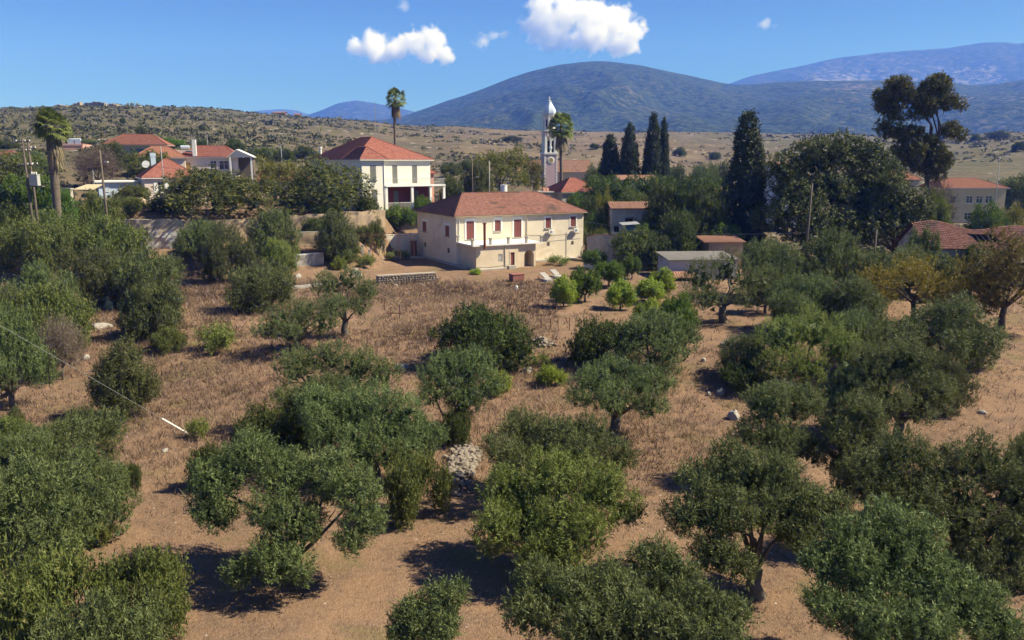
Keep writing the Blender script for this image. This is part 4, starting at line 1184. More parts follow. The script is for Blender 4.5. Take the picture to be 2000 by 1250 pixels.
for zc in (3.9, 3.1): MB().tube([(10.8, -0.04, zc), (15.0, -0.04, zc - 0.25), (HW - 0.5, -0.04, zc - 0.1)], 0.016, 5).build('cable', GREYM, house)
for (xx, zz) in ((s_at(1067), 0), (s_at(1120), 0)):
    h = fw[3] if xx < fw[4][0] - 1.5 else fw[4]
    a0 = (h[0] + h[1]) / 2 - 0.1
    ac = MB().box(a0, a0 + 0.85, -0.52, -0.18, h[2] - 0.82, h[2] - 0.24).build('air_conditioner', WHITE, house)
    MB().tube([(a0 + 0.33, -0.525, h[2] - 0.53), (a0 + 0.33, -0.54, h[2] - 0.53)], 0.21, 14).build('fan_grille', GREYM, ac)
    for q in (0.1, 0.75): MB().tube([(a0 + q, -0.03, h[2] - 0.86), (a0 + q, -0.5, h[2] - 0.86)], 0.025, 5).build('bracket', GREYM, ac)
# annex with balcony terrace
AD = 5.3; a0, a1 = 0.55, s_at(1046, AD); bz = 3.32
annex = MB()
AF = Face((0, -AD), (1, 0), (0, -1))
sw = (s_at(973, AD), s_at(981.4, AD)); sd = (s_at(997, AD), s_at(1005, AD)); sa = (s_at(1025, AD), s_at(1045, AD))
ax0 = sa[0] - 1.0
annex.facade((a0, -AD), (1, 0), (0, -1), ax0 - a0, -0.4, bz - 0.12, [(sw[0] - a0, sw[1] - a0, 0.95, 2.0), (sd[0] - a0, sd[1] - a0, 0.02, 2.15)], 0.22)
annex.facade((a0, 0), (0, -1), (-1, 0), AD, -0.4, bz - 0.12, [])
# arched porch front, set back a hand's breadth
ay = -AD + 0.22; az = bz - 0.12; ar = (sa[1] - sa[0]) / 2 - 0.05; axm = (sa[0] + sa[1]) / 2; sp = 1.55
aw1 = axm + ar + 0.28
annex.poly([(ax0, -AD, -0.4), (ax0, ay, -0.4), (ax0, ay, az), (ax0, -AD, az)])
annex.poly([(ax0, ay, -0.4), (axm - ar, ay, -0.4), (axm - ar, ay, az), (ax0, ay, az)])
annex.poly([(axm + ar, ay, -0.4), (aw1, ay, -0.4), (aw1, ay, az), (axm + ar, ay, az)])
N = 14; arc = [(axm - ar * math.cos(math.pi * i / N), sp + ar * math.sin(math.pi * i / N)) for i in range(N + 1)]
for i in range(N):
    (xa, za), (xb, zb) = arc[i], arc[i + 1]
    annex.poly([(xa, ay, za), (xb, ay, zb), (xb, ay, az), (xa, ay, az)])
    annex.poly([(xa, ay, za), (xa, ay + 2.2, za), (xb, ay + 2.2, zb), (xb, ay, zb)])
for sx in (axm - ar, axm + ar): annex.poly([(sx, ay, -0.4), (sx, ay + 2.2, -0.4), (sx, ay + 2.2, sp), (sx, ay, sp)])
annex.poly([(axm - ar - .1, ay + 2.2, -0.4), (axm + ar + .1, ay + 2.2, -0.4), (axm + ar + .1, ay + 2.2, az), (axm - ar - .1, ay + 2.2, az)])
annex.poly([(aw1, ay, -0.4), (aw1, 0, -0.4), (aw1, 0, az), (aw1, ay, az)])
an = annex.build('annex', PL_ANNEX, house)
b1 = s_at(1057, AD)
sl = MB().box(-0.05, b1, -AD - 0.28, -0.004, bz - 0.118, bz + 0.06).build('balcony_slab', WHITE, house)
for px, dd in ((893.5, 0), (921.5, 1), (957, 1), (992, 1), (1027, 1), (1056, 1)):
    if dd: sx, yy = s_at(px, AD), -AD - 0.14
    else: sx, yy = 0.1, -0.4
    MB().box(sx - 0.14, sx + 0.14, yy - 0.12, yy + 0.12, bz + 0.062, bz + 0.75).box(sx - 0.19, sx + 0.19, yy - 0.17, yy + 0.17, bz + 0.75, bz + 0.95).build('balcony_post', CONC, house)
rail = MB()
for zz in (0.5, 0.85):
    rail.tube([(0.1, -AD - 0.14, bz + zz), (b1 - 0.1, -AD - 0.14, bz + zz)], 0.018, 5)
    rail.tube([(0.06, -0.1, bz + zz), (0.06, -AD - 0.14, bz + zz)], 0.018, 5)
rail.build('railing', GREYM, house)
fx = s_at(946.5, AD + 0.4)
MB().tube([(fx, -AD - 0.42, 2.85), (fx, -AD - 0.42, 6.15)], 0.17, 10).box(fx - 0.2, fx + 0.2, -AD - 0.62, -AD - 0.22, 6.15, 6.32).build('flue_pipe', PIPE_RED, house)
gw = MB()
for x in (sw[0], sw[1] - 0.05): AF.box(gw, x, x + 0.05, -0.12, -0.05, 0.95, 2.0)
gwo = gw.build('barred_window', WOOD, an)
for i in range(6):
    m = MB(); q = 1.0 + i * 0.17; AF.box(m, sw[0] + 0.05, sw[1] - 0.05, -0.13, -0.05, q, q + 0.07); m.build('slat', WHITE, gwo)
m = MB(); AF.box(m, sw[0], sw[1], -0.2, -0.19, 0.95, 2.0); m.build('dark_pane', DARK, gwo)
m = MB(); AF.box(m, sd[0], sd[1], -0.16, -0.1, 0.02, 2.15); dr = m.build('door', SHUT, an)
m = MB(); AF.box(m, sd[0] + 0.08, sd[0] + 0.14, -0.1, -0.06, 1.0, 1.14); m.build('handle', GREYM, dr)
m = MB()
for x0_, x1_ in ((sd[0] - 0.14, sd[0]), (sd[1], sd[1] + 0.14)): AF.box(m, x0_, x1_, 0.003, 0.04, 0.0, 2.15)
AF.box(m, sd[0] - 0.14, sd[1] + 0.14, 0.003, 0.045, 2.15, 2.3); m.build('door_frame', PL_CREAM, dr)
xx = s_at(985.6, AD); MB().tube([(xx, -AD - 0.06, 3.2), (xx + 0.05, -AD - 0.06, 0.1)], 0.05, 7).build('drain_pipe', CONC, an)
MB().tube([(a0 + 0.1, -AD - 0.04, 0.42), (3, -AD - 0.04, 0.36), (sw[1] + .5, -AD - 0.04, 0.5)], 0.02, 5).build('hose', GREYM, an)
MB().box(-0.25, sw[1] + 0.4, -AD - 0.75, -AD - 0.01, -0.4, 0.16).build('plinth', CONC, house)
MB().box(-0.5, -0.01, -AD + 1.5, HL - 1.0, -0.5, 0.26).build('plinth', CONC, house)
MB().box(sw[1] + 0.55, sw[1] + 1.6, -AD - 0.9, -AD - 0.2, -0.3, 0.42).build('stone_step', CONC, house)
MB().box(aw1 + 0.1, HW - 1.5, -1.0, -0.01, -0.4, 0.2).build('plinth', CONC, house)

# ---- white house
A2 = math.radians(35); wx, wy = P(706, 312, 125)[0], 125.0
wz = 6.7
white = empty('white_house', (wx, wy, wz), A2, 'white two storey house with red hipped roof, balcony and dark red porch', 'house')
def ws(px, d=0.0):
    k = (px - 1000) / F; ox = wx + d * math.sin(A2); oy = wy - d * math.cos(A2)
    return (k * oy - ox) / (math.cos(A2) - k * math.sin(A2))
E = 7.8; bayw = ws(755); WW = ws(843, -2.0)
def wzv(py, px): return P(px, py, wy + ws(px) * math.sin(A2))[2] - wz
bay = [(ws(727.5), ws(739), 4.75, 6.95), (ws(729), ws(740), 1.2, 3.25)]
WFR = Face((0, 0), (1, 0), (0, -1)); WLF = Face((0, 0), (0, 1), (-1, 0)); WRE = Face((0, 2.0), (1, 0), (0, -1))
lwin = [(6.2, 7.3, 5.2, 7.0), (12, 13.1, 5.2, 7.0), (6.2, 7.3, 1.2, 3.0)]
walls(white, bayw, 21.0, -4.2, E, PL_WHITE, front=bay, left=lwin, name='wall')
rec = [(ws(770, -2) - bayw, ws(780, -2) - bayw, 4.05, 6.95), (ws(808, -2) - bayw, ws(818, -2) - bayw, 4.05, 6.95)]
walls(white, WW - bayw - 0.003, 19.0, 3.72, E, PL_WHITE, front=rec, x0=bayw + 0.003, y0=2.0, name='upper_wall')
low = [(ws(771, -2) - bayw, ws(781, -2) - bayw, 0.05, 2.9), (ws(812, -2) - bayw, ws(820, -2) - bayw, 0.05, 2.9)]
walls(white, WW - bayw - 0.003, 19.0, -4.2, 3.60, RED_WALL, front=low, x0=bayw + 0.003, y0=2.0, name='porch_wall')
for h in bay: window(white, WFR, *h, style='shut', leaf=SHUT_G, frame=SHUT_G, surround=0.0, name='shuttered_window')
for h in lwin: window(white, WLF, *h, style='shut', leaf=SHUT_G, frame=SHUT_G, name='shuttered_window')
for hs, zf in ((rec, 0), (low, 0)):
    for h in hs: window(white, WRE, h[0] + bayw, h[1] + bayw, h[2], h[3], style='shut', leaf=SHUT_G, frame=SHUT_G, sill=False, name='balcony_door')
roof(white, 0, WW, 2.0, 21.0, E + 0.05, 3.7, 8.5, 7.0, T_RED, over=0.5, axis='y', seed=7, fascia=WHITE, du=0.2)
roof(white, 0, bayw, 0, 6.0, E + 0.07, 1.9, 2.6, 0.6, T_RED, over=0.5, axis='y', seed=8, fascia=WHITE, du=0.2)
MB().box(bayw + 0.02, WW + 1.6, -0.25, 1.998, 3.62, 3.84).build('balcony_slab', WHITE, white)
MB().box(bayw + 0.02, WW + 1.2, -0.1, 1.998, -4.0, 0.02).build('porch_floor', CONC, white)
for px in (757.5, 807.5, 843, 855.5):
    x = ws(px) if px < 850 else WW + 1.4
    MB().box(x - 0.2, x + 0.2, -0.12, 0.28, 0.025, 3.615).build('pillar', WHITE, white)
def railing(par, p0, p1, z, h, step, mat, name='railing'):
    m = MB(); p0 = np.array(p0, float); p1 = np.array(p1, float); L = np.linalg.norm(p1 - p0); n = int(L / step)
    for t in np.linspace(0, 1, n + 1):
        p = p0 + (p1 - p0) * t; m.tube([(p[0], p[1], z), (p[0], p[1], z + h)], 0.016, 4)
    m.tube([(*p0, z + h), (*p1, z + h)], 0.03, 5); m.tube([(*p0, z + 0.1), (*p1, z + 0.1)], 0.02, 5)
    return m.build(name, mat, par)
railing(white, (bayw + 0.1, -0.2), (WW + 1.5, -0.2), 3.84, 1.0, 0.16, GREYM)
railing(white, (WW + 1.5, -0.2), (WW + 1.5, 1.9), 3.84, 1.0, 0.16, GREYM)
railing(white, (ws(760), -0.02), (ws(805), -0.02), 0.03, 1.05, 0.15, WHITE)
MB().tube([(bayw - 0.1, -0.08, E - .2), (bayw - 0.1, -0.08, -1)], 0.06, 7).build('drain_pipe', WHITE, white)
MB().tube([(WW / 2 - 0.2, 8, E + 3.5), (WW / 2 - 0.2, 8, E + 9.5)], 0.04, 5).build('antenna_mast', GREYM, white)
MB().lathe([(0.22, E + 0.6), (0.22, E + 1.9), (0.34, E + 2.0), (0.3, E + 2.25)], 10, (1.2, 19.5)).build('chimney', WHITE, white)
# low wing at its side
wing = empty('side_wing', (0, 0, 0), 0); wing.parent = white
walls(wing, 4.6, 8.0, -2.0, 5.5, PL_SALMON, x0=WW + 0.01, y0=9.0, front=[(1.2, 2.0, 3.1, 5.0), (3.2, 4.0, 3.1, 5.0)])
for xq in (1.2, 3.2): window(wing, Face((WW + 0.01, 9.0), (1, 0), (0, -1)), xq, xq + 0.8, 3.1, 5.0, sill=False)
roof(wing, WW, WW + 4.6, 9.0, 17.0, 5.55, 1.6, 2.5, 2.5, T_RED, over=0.4, axis='y', seed=9, du=0.25)

# ---- a plain village house builder for the rest
def cottage(name, px, py_eave, y, deg, w, l, wallh, rise, tm, pm, label, hip=None, front=(), left=(), style='glass', over=0.4, axis='x', frame=WHITE, cat='house', leaf=None, du=0.3, fascia=None, gable=None, parts=None, pane=GLASS, surround=0.0):
    """px, py_eave: pixel of the near front eave corner at ground distance y"""
    p = P(px, py_eave, y); ze = wallh
    o = empty(name, (p[0], p[1], p[2] - wallh), math.radians(deg), label, cat)
    f_ = Face((0, 0), (1, 0), (0, -1)); l_ = Face((0, 0), (0, 1), (-1, 0))
    walls(o, w, l, -3.0, ze, pm, front=front, left=left)
    for h in front: window(o, f_, *h, style=style, frame=frame, leaf=leaf, pane=pane, sill=h[2] > 0.5, surround=surround, name='window' if h[2] > 0.5 else 'door')
    for h in left: window(o, l_, *h, style=style if style != 'open' else 'glass', frame=frame, leaf=leaf, pane=pane, sill=h[2] > 0.5, name='window' if h[2] > 0.5 else 'door')
    hl = hip if hip is not None else min(w, l) * 0.5
    hl = (hl, hl) if not isinstance(hl, tuple) else hl
    r, gab = roof(o, 0, w, 0, l, ze + 0.05, rise, hl[0], hl[1], tm, over=over, axis=axis, seed=int(px) % 97, du=du, fascia=fascia or pm)
    if gab:
        m = MB()
        for t in gab: m.poly(t)
        m.build('gable', gable or pm, o)
    return o

c = cottage('pink_house', 281, 348, 128, 30, 8.2, 9.0, 3.2, 2.9, T_RED, PL_PINK, 'low pale pink house with red hipped roof, white shutters and satellite dish',
            front=[(1.9, 3.0, 0.9, 2.6)], left=[(1.8, 2.6, 1.2, 2.2), (4.4, 5.2, 1.2, 2.2)], style='open', hip=4.2, fascia=WHITE, du=0.2)
ch = MB().box(2.0, 2.75, 7.2, 7.95, 3.6, 6.6).box(1.95, 2.8, 7.15, 8.0, 6.6, 7.2).build('chimney', BLUE_P, c)
d = MB().lathe([(0.02, 0), (0.3, 0.04), (0.5, 0.12), (0.62, 0.22)], 14).build('satellite_dish', WHITE, c); d.location = (1.2, 7.0, 5.3); d.rotation_euler = (1.3, 0, -0.4)
MB().box(4.3, 8.9, -2.6, -0.45, 2.55, 2.68).build('porch_roof', T_RED, c)
MB().box(4.4, 4.55, -2.55, -2.4, -2.5, 2.545).box(8.6, 8.75, -2.55, -2.4, -2.5, 2.545).build('porch_post', PL_PINK, c)
MB().box(-6.3, -0.42, 5.0, 9.0, -2.5, 2.5).build('flat_annex', BLUE_P, c)  # white annex; the blue of its shade is put into the colour
MB().box(-6.8, -0.43, 4.5, 9.4, 2.505, 2.75).build('annex_roof', WHITE, c)
ANF = Face((-6.3, 5.0), (1, 0), (0, -1))
for q in ((0.7, 1.5, 1.0, 2.0), (3.0, 4.3, 0.2, 2.1), (4.7, 5.6, 0.9, 2.0)): window(c, ANF, *q, depth=0.06, sill=False, pane=BLUE_P)

c = cottage('pink_bungalow', 350, 307, 160, 12, 11.0, 8.0, 3.6, 2.2, T_RED, PL_PINK, 'pinkish bungalow with white chimney, pale gable porch and ochre door',
            front=[(0.9, 2.0, -0.4, 2.6), (5.7, 6.9, 1.4, 2.9), (7.4, 9.2, 1.2, 2.9)], hip=(3.6, 3.2), leaf=None, fascia=WHITE)
MB().box(2.6, 3.3, -0.3, 0.4, 3.7, 7.0).build('chimney', WHITE, c)
MB().box(0.95, 1.95, -0.08, -0.03, -0.4, 2.55).build('door_leaf', WOOD_Y, c)
m = MB(); m.poly([(9.5, -1.0, 3.6), (13.8, -1.0, 3.6), (11.0, -1.0, 5.0)]).poly([(9.5, -0.9, 3.6), (11.0, -0.9, 5.0), (13.8, -0.9, 3.6)]); m.build('gable', PL_WHITE, c)
m = MB(); 
for a, b in (((9.2, 3.66), (11.0, 5.16)), ((11.0, 5.16), (14.2, 3.66))):
    m.poly([(a[0], -1.3, a[1]), (b[0], -1.3, b[1]), (b[0], 5.5, b[1]), (a[0], 5.5, a[1])]); m.poly([(a[0], -1.3, a[1] - .14), (a[0], 5.5, a[1] - .14), (b[0], 5.5, b[1] - .14), (b[0], -1.3, b[1] - .14)])
    m.poly([(a[0], -1.3, a[1]), (a[0], -1.3, a[1] - .14), (b[0], -1.3, b[1] - .14), (b[0], -1.3, b[1])])
m.build('porch_roof', WHITE, c)
MB().box(9.5, 9.8, -1.1, -0.8, -2, 3.59).build('porch_post', WHITE, c)
MB().box(13.5, 13.8, -1.1, -0.8, -2, 3.59).build('porch_post', WHITE, c)
MB().box(11.05, 13.8, 1.0, 5.4, -3, 3.58).build('porch_wall', WOOD, c)  # dark wood colour stands in for the shade below the gable
MB().box(-1.2, 2.4, 1.5, 5.5, 3.75, 5.0).build('roof_room', PL_PINK, c)
MB().box(1.0, 2.2, 1.38, 1.48, 4.0, 4.85).build('solar_panel', GLASS, c)
hx = MB().tube([(0.0, 2.5, 5.6), (1.6, 2.5, 5.6)], 0.33, 10).build('water_tank', METAL, c)

c = cottage('brown_roofed_house', 208, 283, 190, 14, 12.4, 9.0, 3.6, 2.5, T_BROWN, PL_BROWNISH, 'house with wide dark brown hipped roof and shaded veranda on the slope',
            front=[(1.0, 2.6, 0.2, 2.8), (5.0, 8.0, 0.2, 2.8), (9.2, 11.8, 0.2, 2.8)], frame=WOOD, hip=4.0, over=1.0)
c = cottage('pink_cube_house', 118, 283, 205, 8, 5.2, 6.0, 3.6, 0.25, T_ORANGE, PL_SALMON, 'salmon pink cube house with solar panels behind the palm', front=[(2.0, 3.3, 0.9, 2.6)], style='glass', hip=1.5, over=0.1, fascia=WHITE, pane=WHITE)
for q in (1.0, 2.7): 
    s_ = MB().box(q, q + 1.4, 2.0, 2.08, 3.9, 5.0).build('solar_panel', BLUE_P, c)
MB().tube([(1.0, 2.4, 5.0), (4.1, 2.4, 5.0)], 0.3, 8).build('water_tank', METAL, c)
cottage('red_roofed_lean_to', 116, 301, 200, 8, 6.0, 3.5, 2.6, 1.0, T_RED, PL_PINK, 'small red roofed extension below the salmon cube house', front=[(3.2, 4.4, 0.9, 2.0)], hip=1.6, over=0.35)
cottage('orange_roofed_house', 262, 308, 155, 20, 9.0, 7.0, 3.0, 2.1, T_ORANGE, PL_PINK, 'house with orange tile roof half hidden by pale green tree', hip=3.5)
cottage('red_roofed_house', -30, 310, 165, 10, 6.2, 6.0, 3.0, 1.5, T_RED, PL_PINK, 'red roof of a house cut off beside the wooden poles', hip=2.5)
cottage('hidden_red_roofed_house', 508, 352, 150, 10, 9.0, 6.0, 3.0, 1.6, T_RED, PL_BROWNISH, 'low red roofed house showing only between the two blossom trees', hip=0)

# small gable hut, awning, garden pillar, by the pink house
p = P(243, 394, 112)
hut = empty('gable_hut', (p[0], p[1], p[2] - 2.4), math.radians(8), 'small plastered gable hut with white garage door', 'hut')
walls(hut, 2.8, 3.0, -1.5, 1.9, PL_TAN, front=[(0.6, 2.3, 0.0, 1.5)])
MB().poly([(0, 0, 1.9), (2.8, 0, 1.9), (1.4, 0, 2.75)]).build('gable', PL_TAN, hut)
MB().box(0.62, 2.28, 0.05, 0.1, 0, 1.48).build('garage_door', WHITE, hut)
m = MB()
for a, b in (((-0.2, 1.82), (1.4, 2.85)), ((1.4, 2.85), (3.0, 1.82))):
    m.poly([(a[0], -0.25, a[1]), (b[0], -0.25, b[1]), (b[0], 3.2, b[1]), (a[0], 3.2, a[1])]).poly([(a[0], -0.25, a[1] - .08), (a[0], 3.2, a[1] - .08), (b[0], 3.2, b[1] - .08), (b[0], -0.25, b[1] - .08)])
    m.poly([(a[0], -0.25, a[1]), (a[0], -0.25, a[1] - .08), (b[0], -0.25, b[1] - .08), (b[0], -0.25, b[1])])
m.build('roof', PL_TAN, hut)
p = P(140, 366, 112); q = P(180, 366, 112)
aw = empty('awning', (p[0], p[1], 0), 0.1, 'tan sheet awning on posts beside the palm', 'awning'); wv = q[0] - p[0]
z0 = p[2]
m = MB(); m.poly([(0, 0, z0 - 0.3), (wv, 0, z0 - 0.3), (wv + 0.3, 3, z0 + 0.35), (0.8, 3, z0 + 0.35)]).poly([(0, 0, z0 - 0.36), (0.8, 3, z0 + 0.29), (wv + 0.3, 3, z0 + 0.29), (wv, 0, z0 - 0.36)]); m.build('canopy', surf('tan_sheet', (0.52, 0.43, 0.27), None, 2), aw)
for xq in (0.15, wv - 0.1): MB().box(xq - .05, xq + .05, 0.05, 0.15, z0 - 3.2, z0 - 0.34).build('post', WOOD, aw)
p = P(134, 392, 110)
MBp = MB().box(-0.55, 0.55, -0.35, 0.35, -3.5, 1.5).box(-0.65, 0.65, -0.45, 0.45, 1.5, 1.7)
o = MBp.build('garden_pillar', PL_OLD); o.location = tuple(p); tag(o, 'plastered garden pillar below the awning', 'pillar')

# ---- the middle: tiled house behind the cream house, church, ruin, sheds
c = cottage('tiled_house', 1098, 376, 141, 24, 8.2, 7.5, 3.6, 2.3, T_RED, PL_OLD, 'single storey old house with red hipped roof behind the cream house',
            front=[(3.2, 4.2, 1.0, 2.6), (5.9, 6.9, 1.0, 2.6)], left=[(1.2, 2.2, 0.8, 2.5)], style='shut', leaf=WOOD, frame=WOOD, hip=3.9, du=0.15)
MB().box(-5.6, -0.5, 2.0, 6.0, 3.55, 3.72).build('flat_roof', CONC, c)
MB().box(-5.4, -0.02, 2.2, 5.8, -3, 3.54).build('side_room', PL_OLD, c)
for q in (-2.2, -1.6): MB().box(q, q + 0.5, 3.0, 3.5, 3.725, 4.35).build('brick_stub', PL_SALMON, c)
p = P(984, 377, 131); o = MB().lathe([(0.55, -0.5), (0.55, 1.3), (0.6, 1.32), (0.6, 1.42), (0.5, 1.43)], 20).build('water_tank', WHITE)
o.location = (p[0], p[1], p[2] - 0.1); tag(o, 'white cylindrical water tank just above the cream house ridge', 'tank')
MB().box(-0.6, 0.6, -0.6, 0.6, -4.5, -0.5).build('stand', CONC, o)

c = cottage('church', 1012, 337, 222, 3, 20.2, 9.0, 5.0, 3.2, T_PALE, PL_BROWNISH, 'long church nave with faded tile roof behind the bell tower', front=[(13.0, 13.6, 1.6, 3.6)], hip=0, over=0.25, du=0.2, cat='church')

def bell_tower():
    y = 214.0; p = P(1071.5, 400, y); b = np.array([p[0], y, float(H(p[0], y))])
    t = empty('bell_tower', tuple(b), math.radians(14), 'mauve and white bell tower with clock and silver bulb cap', 'bell tower')
    zz = lambda py: P(1071, py, y)[2] - b[2]
    z0 = -1.0; z1 = zz(297); z2 = zz(255); z3 = zz(226); z4 = zz(188)
    w = 1.72
    MB().box(-w, w, -w, w, z0, z1 - 0.7).build('shaft', PL_MAUVE, t)
    m = MB()
    for sx in (-1, 1):
        for sy in (-1, 1):
            for i, z in enumerate(np.arange(0, z1 - 0.9, 0.42)):
                e = 0.36 if i % 2 else 0.24
                m.box(sx * (w + 0.05) - (e if sx > 0 else 0), sx * (w + 0.05) + (e if sx < 0 else 0), sy * (w + 0.05) - (e if sy > 0 else 0), sy * (w + 0.05) + (e if sy < 0 else 0), z, z + 0.38)
    m.build('quoins', WHITE, t)['kind'] = 'stuff'
    co = MB().box(-w - .22, w + .22, -w - .22, w + .22, z1 - 0.45, z1 - 0.1)
    for q in np.arange(-w, w, 0.42):
        for s_ in (-1, 1): co.box(q, q + 0.2, s_ * (w + 0.1) - 0.1, s_ * (w + 0.1) + 0.1, z1 - 0.69, z1 - 0.46).box(s_ * (w + 0.1) - 0.1, s_ * (w + 0.1) + 0.1, q, q + 0.2, z1 - 0.69, z1 - 0.46)
    co.build('cornice', WHITE, t)
    # clock
    for rz in (0, math.pi / 2):
        ck = MB().lathe([(0.92, 0), (0.92, 0.09), (0.7, 0.12)], 24).build('clock', WHITE, t)
        ck.rotation_euler = (math.pi / 2, 0, rz); ck.location = (0, -w - 0.004, zz(313)) if rz == 0 else (w + 0.004, 0, zz(313))
        MB().lathe([(0.66, 0.121), (0.66, 0.135)], 24).build('clock_face', surf('clock_gold', (0.42, 0.33, 0.14), None, 2), ck)
        hd = MB().box(-0.035, 0.035, 0, 0.42, 0.137, 0.16).box(0, 0.3, -0.035, 0.035, 0.137, 0.155); hd.build('clock_hands', DARK, ck)
    # open belfry
    w2 = w * 0.94
    zb = z1 - 0.098
    bf = MB()
    for sx in (-1, 1):
        for sy in (-1, 1): bf.box(*sorted((sx * w2, sx * (w2 - 0.62))), *sorted((sy * w2, sy * (w2 - 0.62))), zb, z2 - 1.6)
    for s_ in (-1, 1):
        bf.box(-0.2, 0.2, *sorted((s_ * w2, s_ * (w2 - 0.4))), zb, z2 - 1.602).box(*sorted((s_ * w2, s_ * (w2 - 0.4))), -0.2, 0.2, zb, z2 - 1.603)
    bf.build('belfry_pillar', WHITE, t)
    MB().box(-w2, w2, -w2, w2, z2 - 1.598, z2 - 0.2).build('belfry_top', PL_MAUVE, t)
    pl = MB()
    for s_ in (-1, 1):
        for c_ in (-0.85, 0.0, 0.85): pl.box(c_ - 0.14, c_ + 0.14, *sorted((s_ * w2 + s_ * 0.003, s_ * (w2 + 0.06))), z2 - 1.59, z2 - 0.21).box(*sorted((s_ * w2 + s_ * 0.003, s_ * (w2 + 0.06))), c_ - 0.14, c_ + 0.14, z2 - 1.59, z2 - 0.21)
    pl.build('pilaster', WHITE, t)
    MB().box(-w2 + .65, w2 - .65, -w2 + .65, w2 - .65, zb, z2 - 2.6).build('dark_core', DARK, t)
    MB().lathe([(0.5, zb + 1.0), (0.42, zb + 1.3), (0.3, zb + 1.7), (0.1, zb + 1.85)], 12, (0, -1.25)).build('bell', METAL, t)
    MB().box(-w2 - .15, w2 + .15, -w2 - .15, w2 + .15, z2 - 0.197, z2).build('cornice', WHITE, t)
    # octagonal lantern and bulb cap
    r = 1.55
    MB().lathe([(r, z2 + 0.002), (r, z3 - 0.25), (r + .12, z3 - 0.2), (r + .12, z3)], 8, rot=math.pi / 8).build('lantern', PL_PINK, t)
    la = MB()
    for k in range(8):
        a = 2 * math.pi * k / 8
        x, y_ = math.cos(a) * (r * 0.924 + 0.012), math.sin(a) * (r * 0.924 + 0.012)
        tx, ty = -math.sin(a), math.cos(a)
        la.poly([(x - tx * .2, y_ - ty * .2, z2 + 0.9), (x + tx * .2, y_ + ty * .2, z2 + 0.9), (x + tx * .2, y_ + ty * .2, z3 - 1.2), (x, y_, z3 - 0.95), (x - tx * .2, y_ - ty * .2, z3 - 1.2)])
    la.build('lantern_opening', DARK, t)
    fr = MB()
    for k in range(8):
        a = 2 * math.pi * (k + 0.5) / 8
        fr.tube([(math.cos(a) * r, math.sin(a) * r, z2 + .01), (math.cos(a) * r, math.sin(a) * r, z3 - .3)], 0.15, 5)
    fr.build('lantern_pilaster', WHITE, t)
    h = z4 - z3
    cp = MB().lathe([(1.55, z3 + .003), (1.72, z3 + h * .05), (1.78, z3 + h * .14), (1.70, z3 + h * .25), (1.48, z3 + h * .36), (1.12, z3 + h * .48), (0.76, z3 + h * .60), (0.5, z3 + h * .70), (0.36, z3 + h * .745), (0.55, z3 + h * .765), (0.3, z3 + h * .785), (0.2, z3 + h * .8)], 8, rot=math.pi / 8)
    cpo = cp.build('bulb_cap', METAL, t)
    MB().tube([(0, 0, z3 + h * .78), (0, 0, z4)], [0.16, 0.05], 6).box(-0.32, 0.32, -0.04, 0.04, z4 - 0.5, z4 - 0.36).build('cross', WHITE, cpo)
bell_tower()

p = P(1195, 407, 121); ru = empty('ruined_house', (p[0], p[1], p[2] - 3.6), math.radians(4), 'roofless looking ruined stone house with peeling grey plaster and tile edge', 'ruin')
walls(ru, 6.0, 5.0, -2.5, 3.5, PL_OLD, front=[(2.1, 3.3, 0.9, 2.1), (0.4, 1.2, 0.0, 1.0)])
window(ru, Face((0, 0), (1, 0), (0, -1)), 2.1, 3.3, 0.9, 2.1, frame=WOOD, pane=DARK, surround=0.0)
window(ru, Face((0, 0), (1, 0), (0, -1)), 0.4, 1.2, 0.0, 1.0, frame=WOOD, pane=DARK, sill=False)
roof(ru, 0, 6, 0, 5, 3.55, 0.9, 0, 0, T_PALE, over=0.25, du=0.06, seed=5, caps=False, amp=0.07, wave=0.36)
MB().box(2.0, 3.4, -0.1, -0.003, 2.105, 2.3).build('lintel', STONE_M, ru)
p = P(1218, 443, 113); bs = empty('tin_shed', (p[0], p[1], p[2] - 1.2), 0.1, 'dark blue tin shed beside the ruined house', 'shed')
m = MB()
for i in range(9): m.box(i * 0.24, i * 0.24 + 0.2, 0, 2, -1.5, 1.4)
m.build('wall', BLUE_T, bs); MB().poly([(-.2, -.2, 1.45), (2.4, -.2, 1.6), (2.4, 2.2, 1.8), (-.2, 2.2, 1.65)]).poly([(-.2, -.2, 1.42), (-.2, 2.2, 1.62), (2.4, 2.2, 1.77), (2.4, -.2, 1.57)]).build('roof', GREYM, bs)

def corr_roof(parent, x0, x1, y0, y1, z0, z1, mat, wv=0.18, amp=0.035, name='roof'):
    n = int((x1 - x0) / (wv / 4)); xs = np.linspace(x0, x1, n + 1); z = amp * np.cos(2 * math.pi * xs / wv)
    V = []
    for y, zb in ((y0, z0), (y1, z1)):
        V.append(np.stack([xs, np.full(n + 1, y), zb + z], -1))
    for y, zb in ((y0, z0), (y1, z1)):
        V.append(np.stack([xs, np.full(n + 1, y), zb + z - 0.03], -1))
    i = np.arange(n); k = n + 1
    q = np.vstack([np.stack([i, i + 1, i + 1 + k, i + k], -1), np.stack([i + 2 * k, i + 3 * k, i + 1 + 3 * k, i + 1 + 2 * k], -1), np.stack([i + 2 * k, i + 1 + 2 * k, i + 1, i], -1)])
    return link(name, np_mesh(name, np.vstack(V), q), mat, parent)

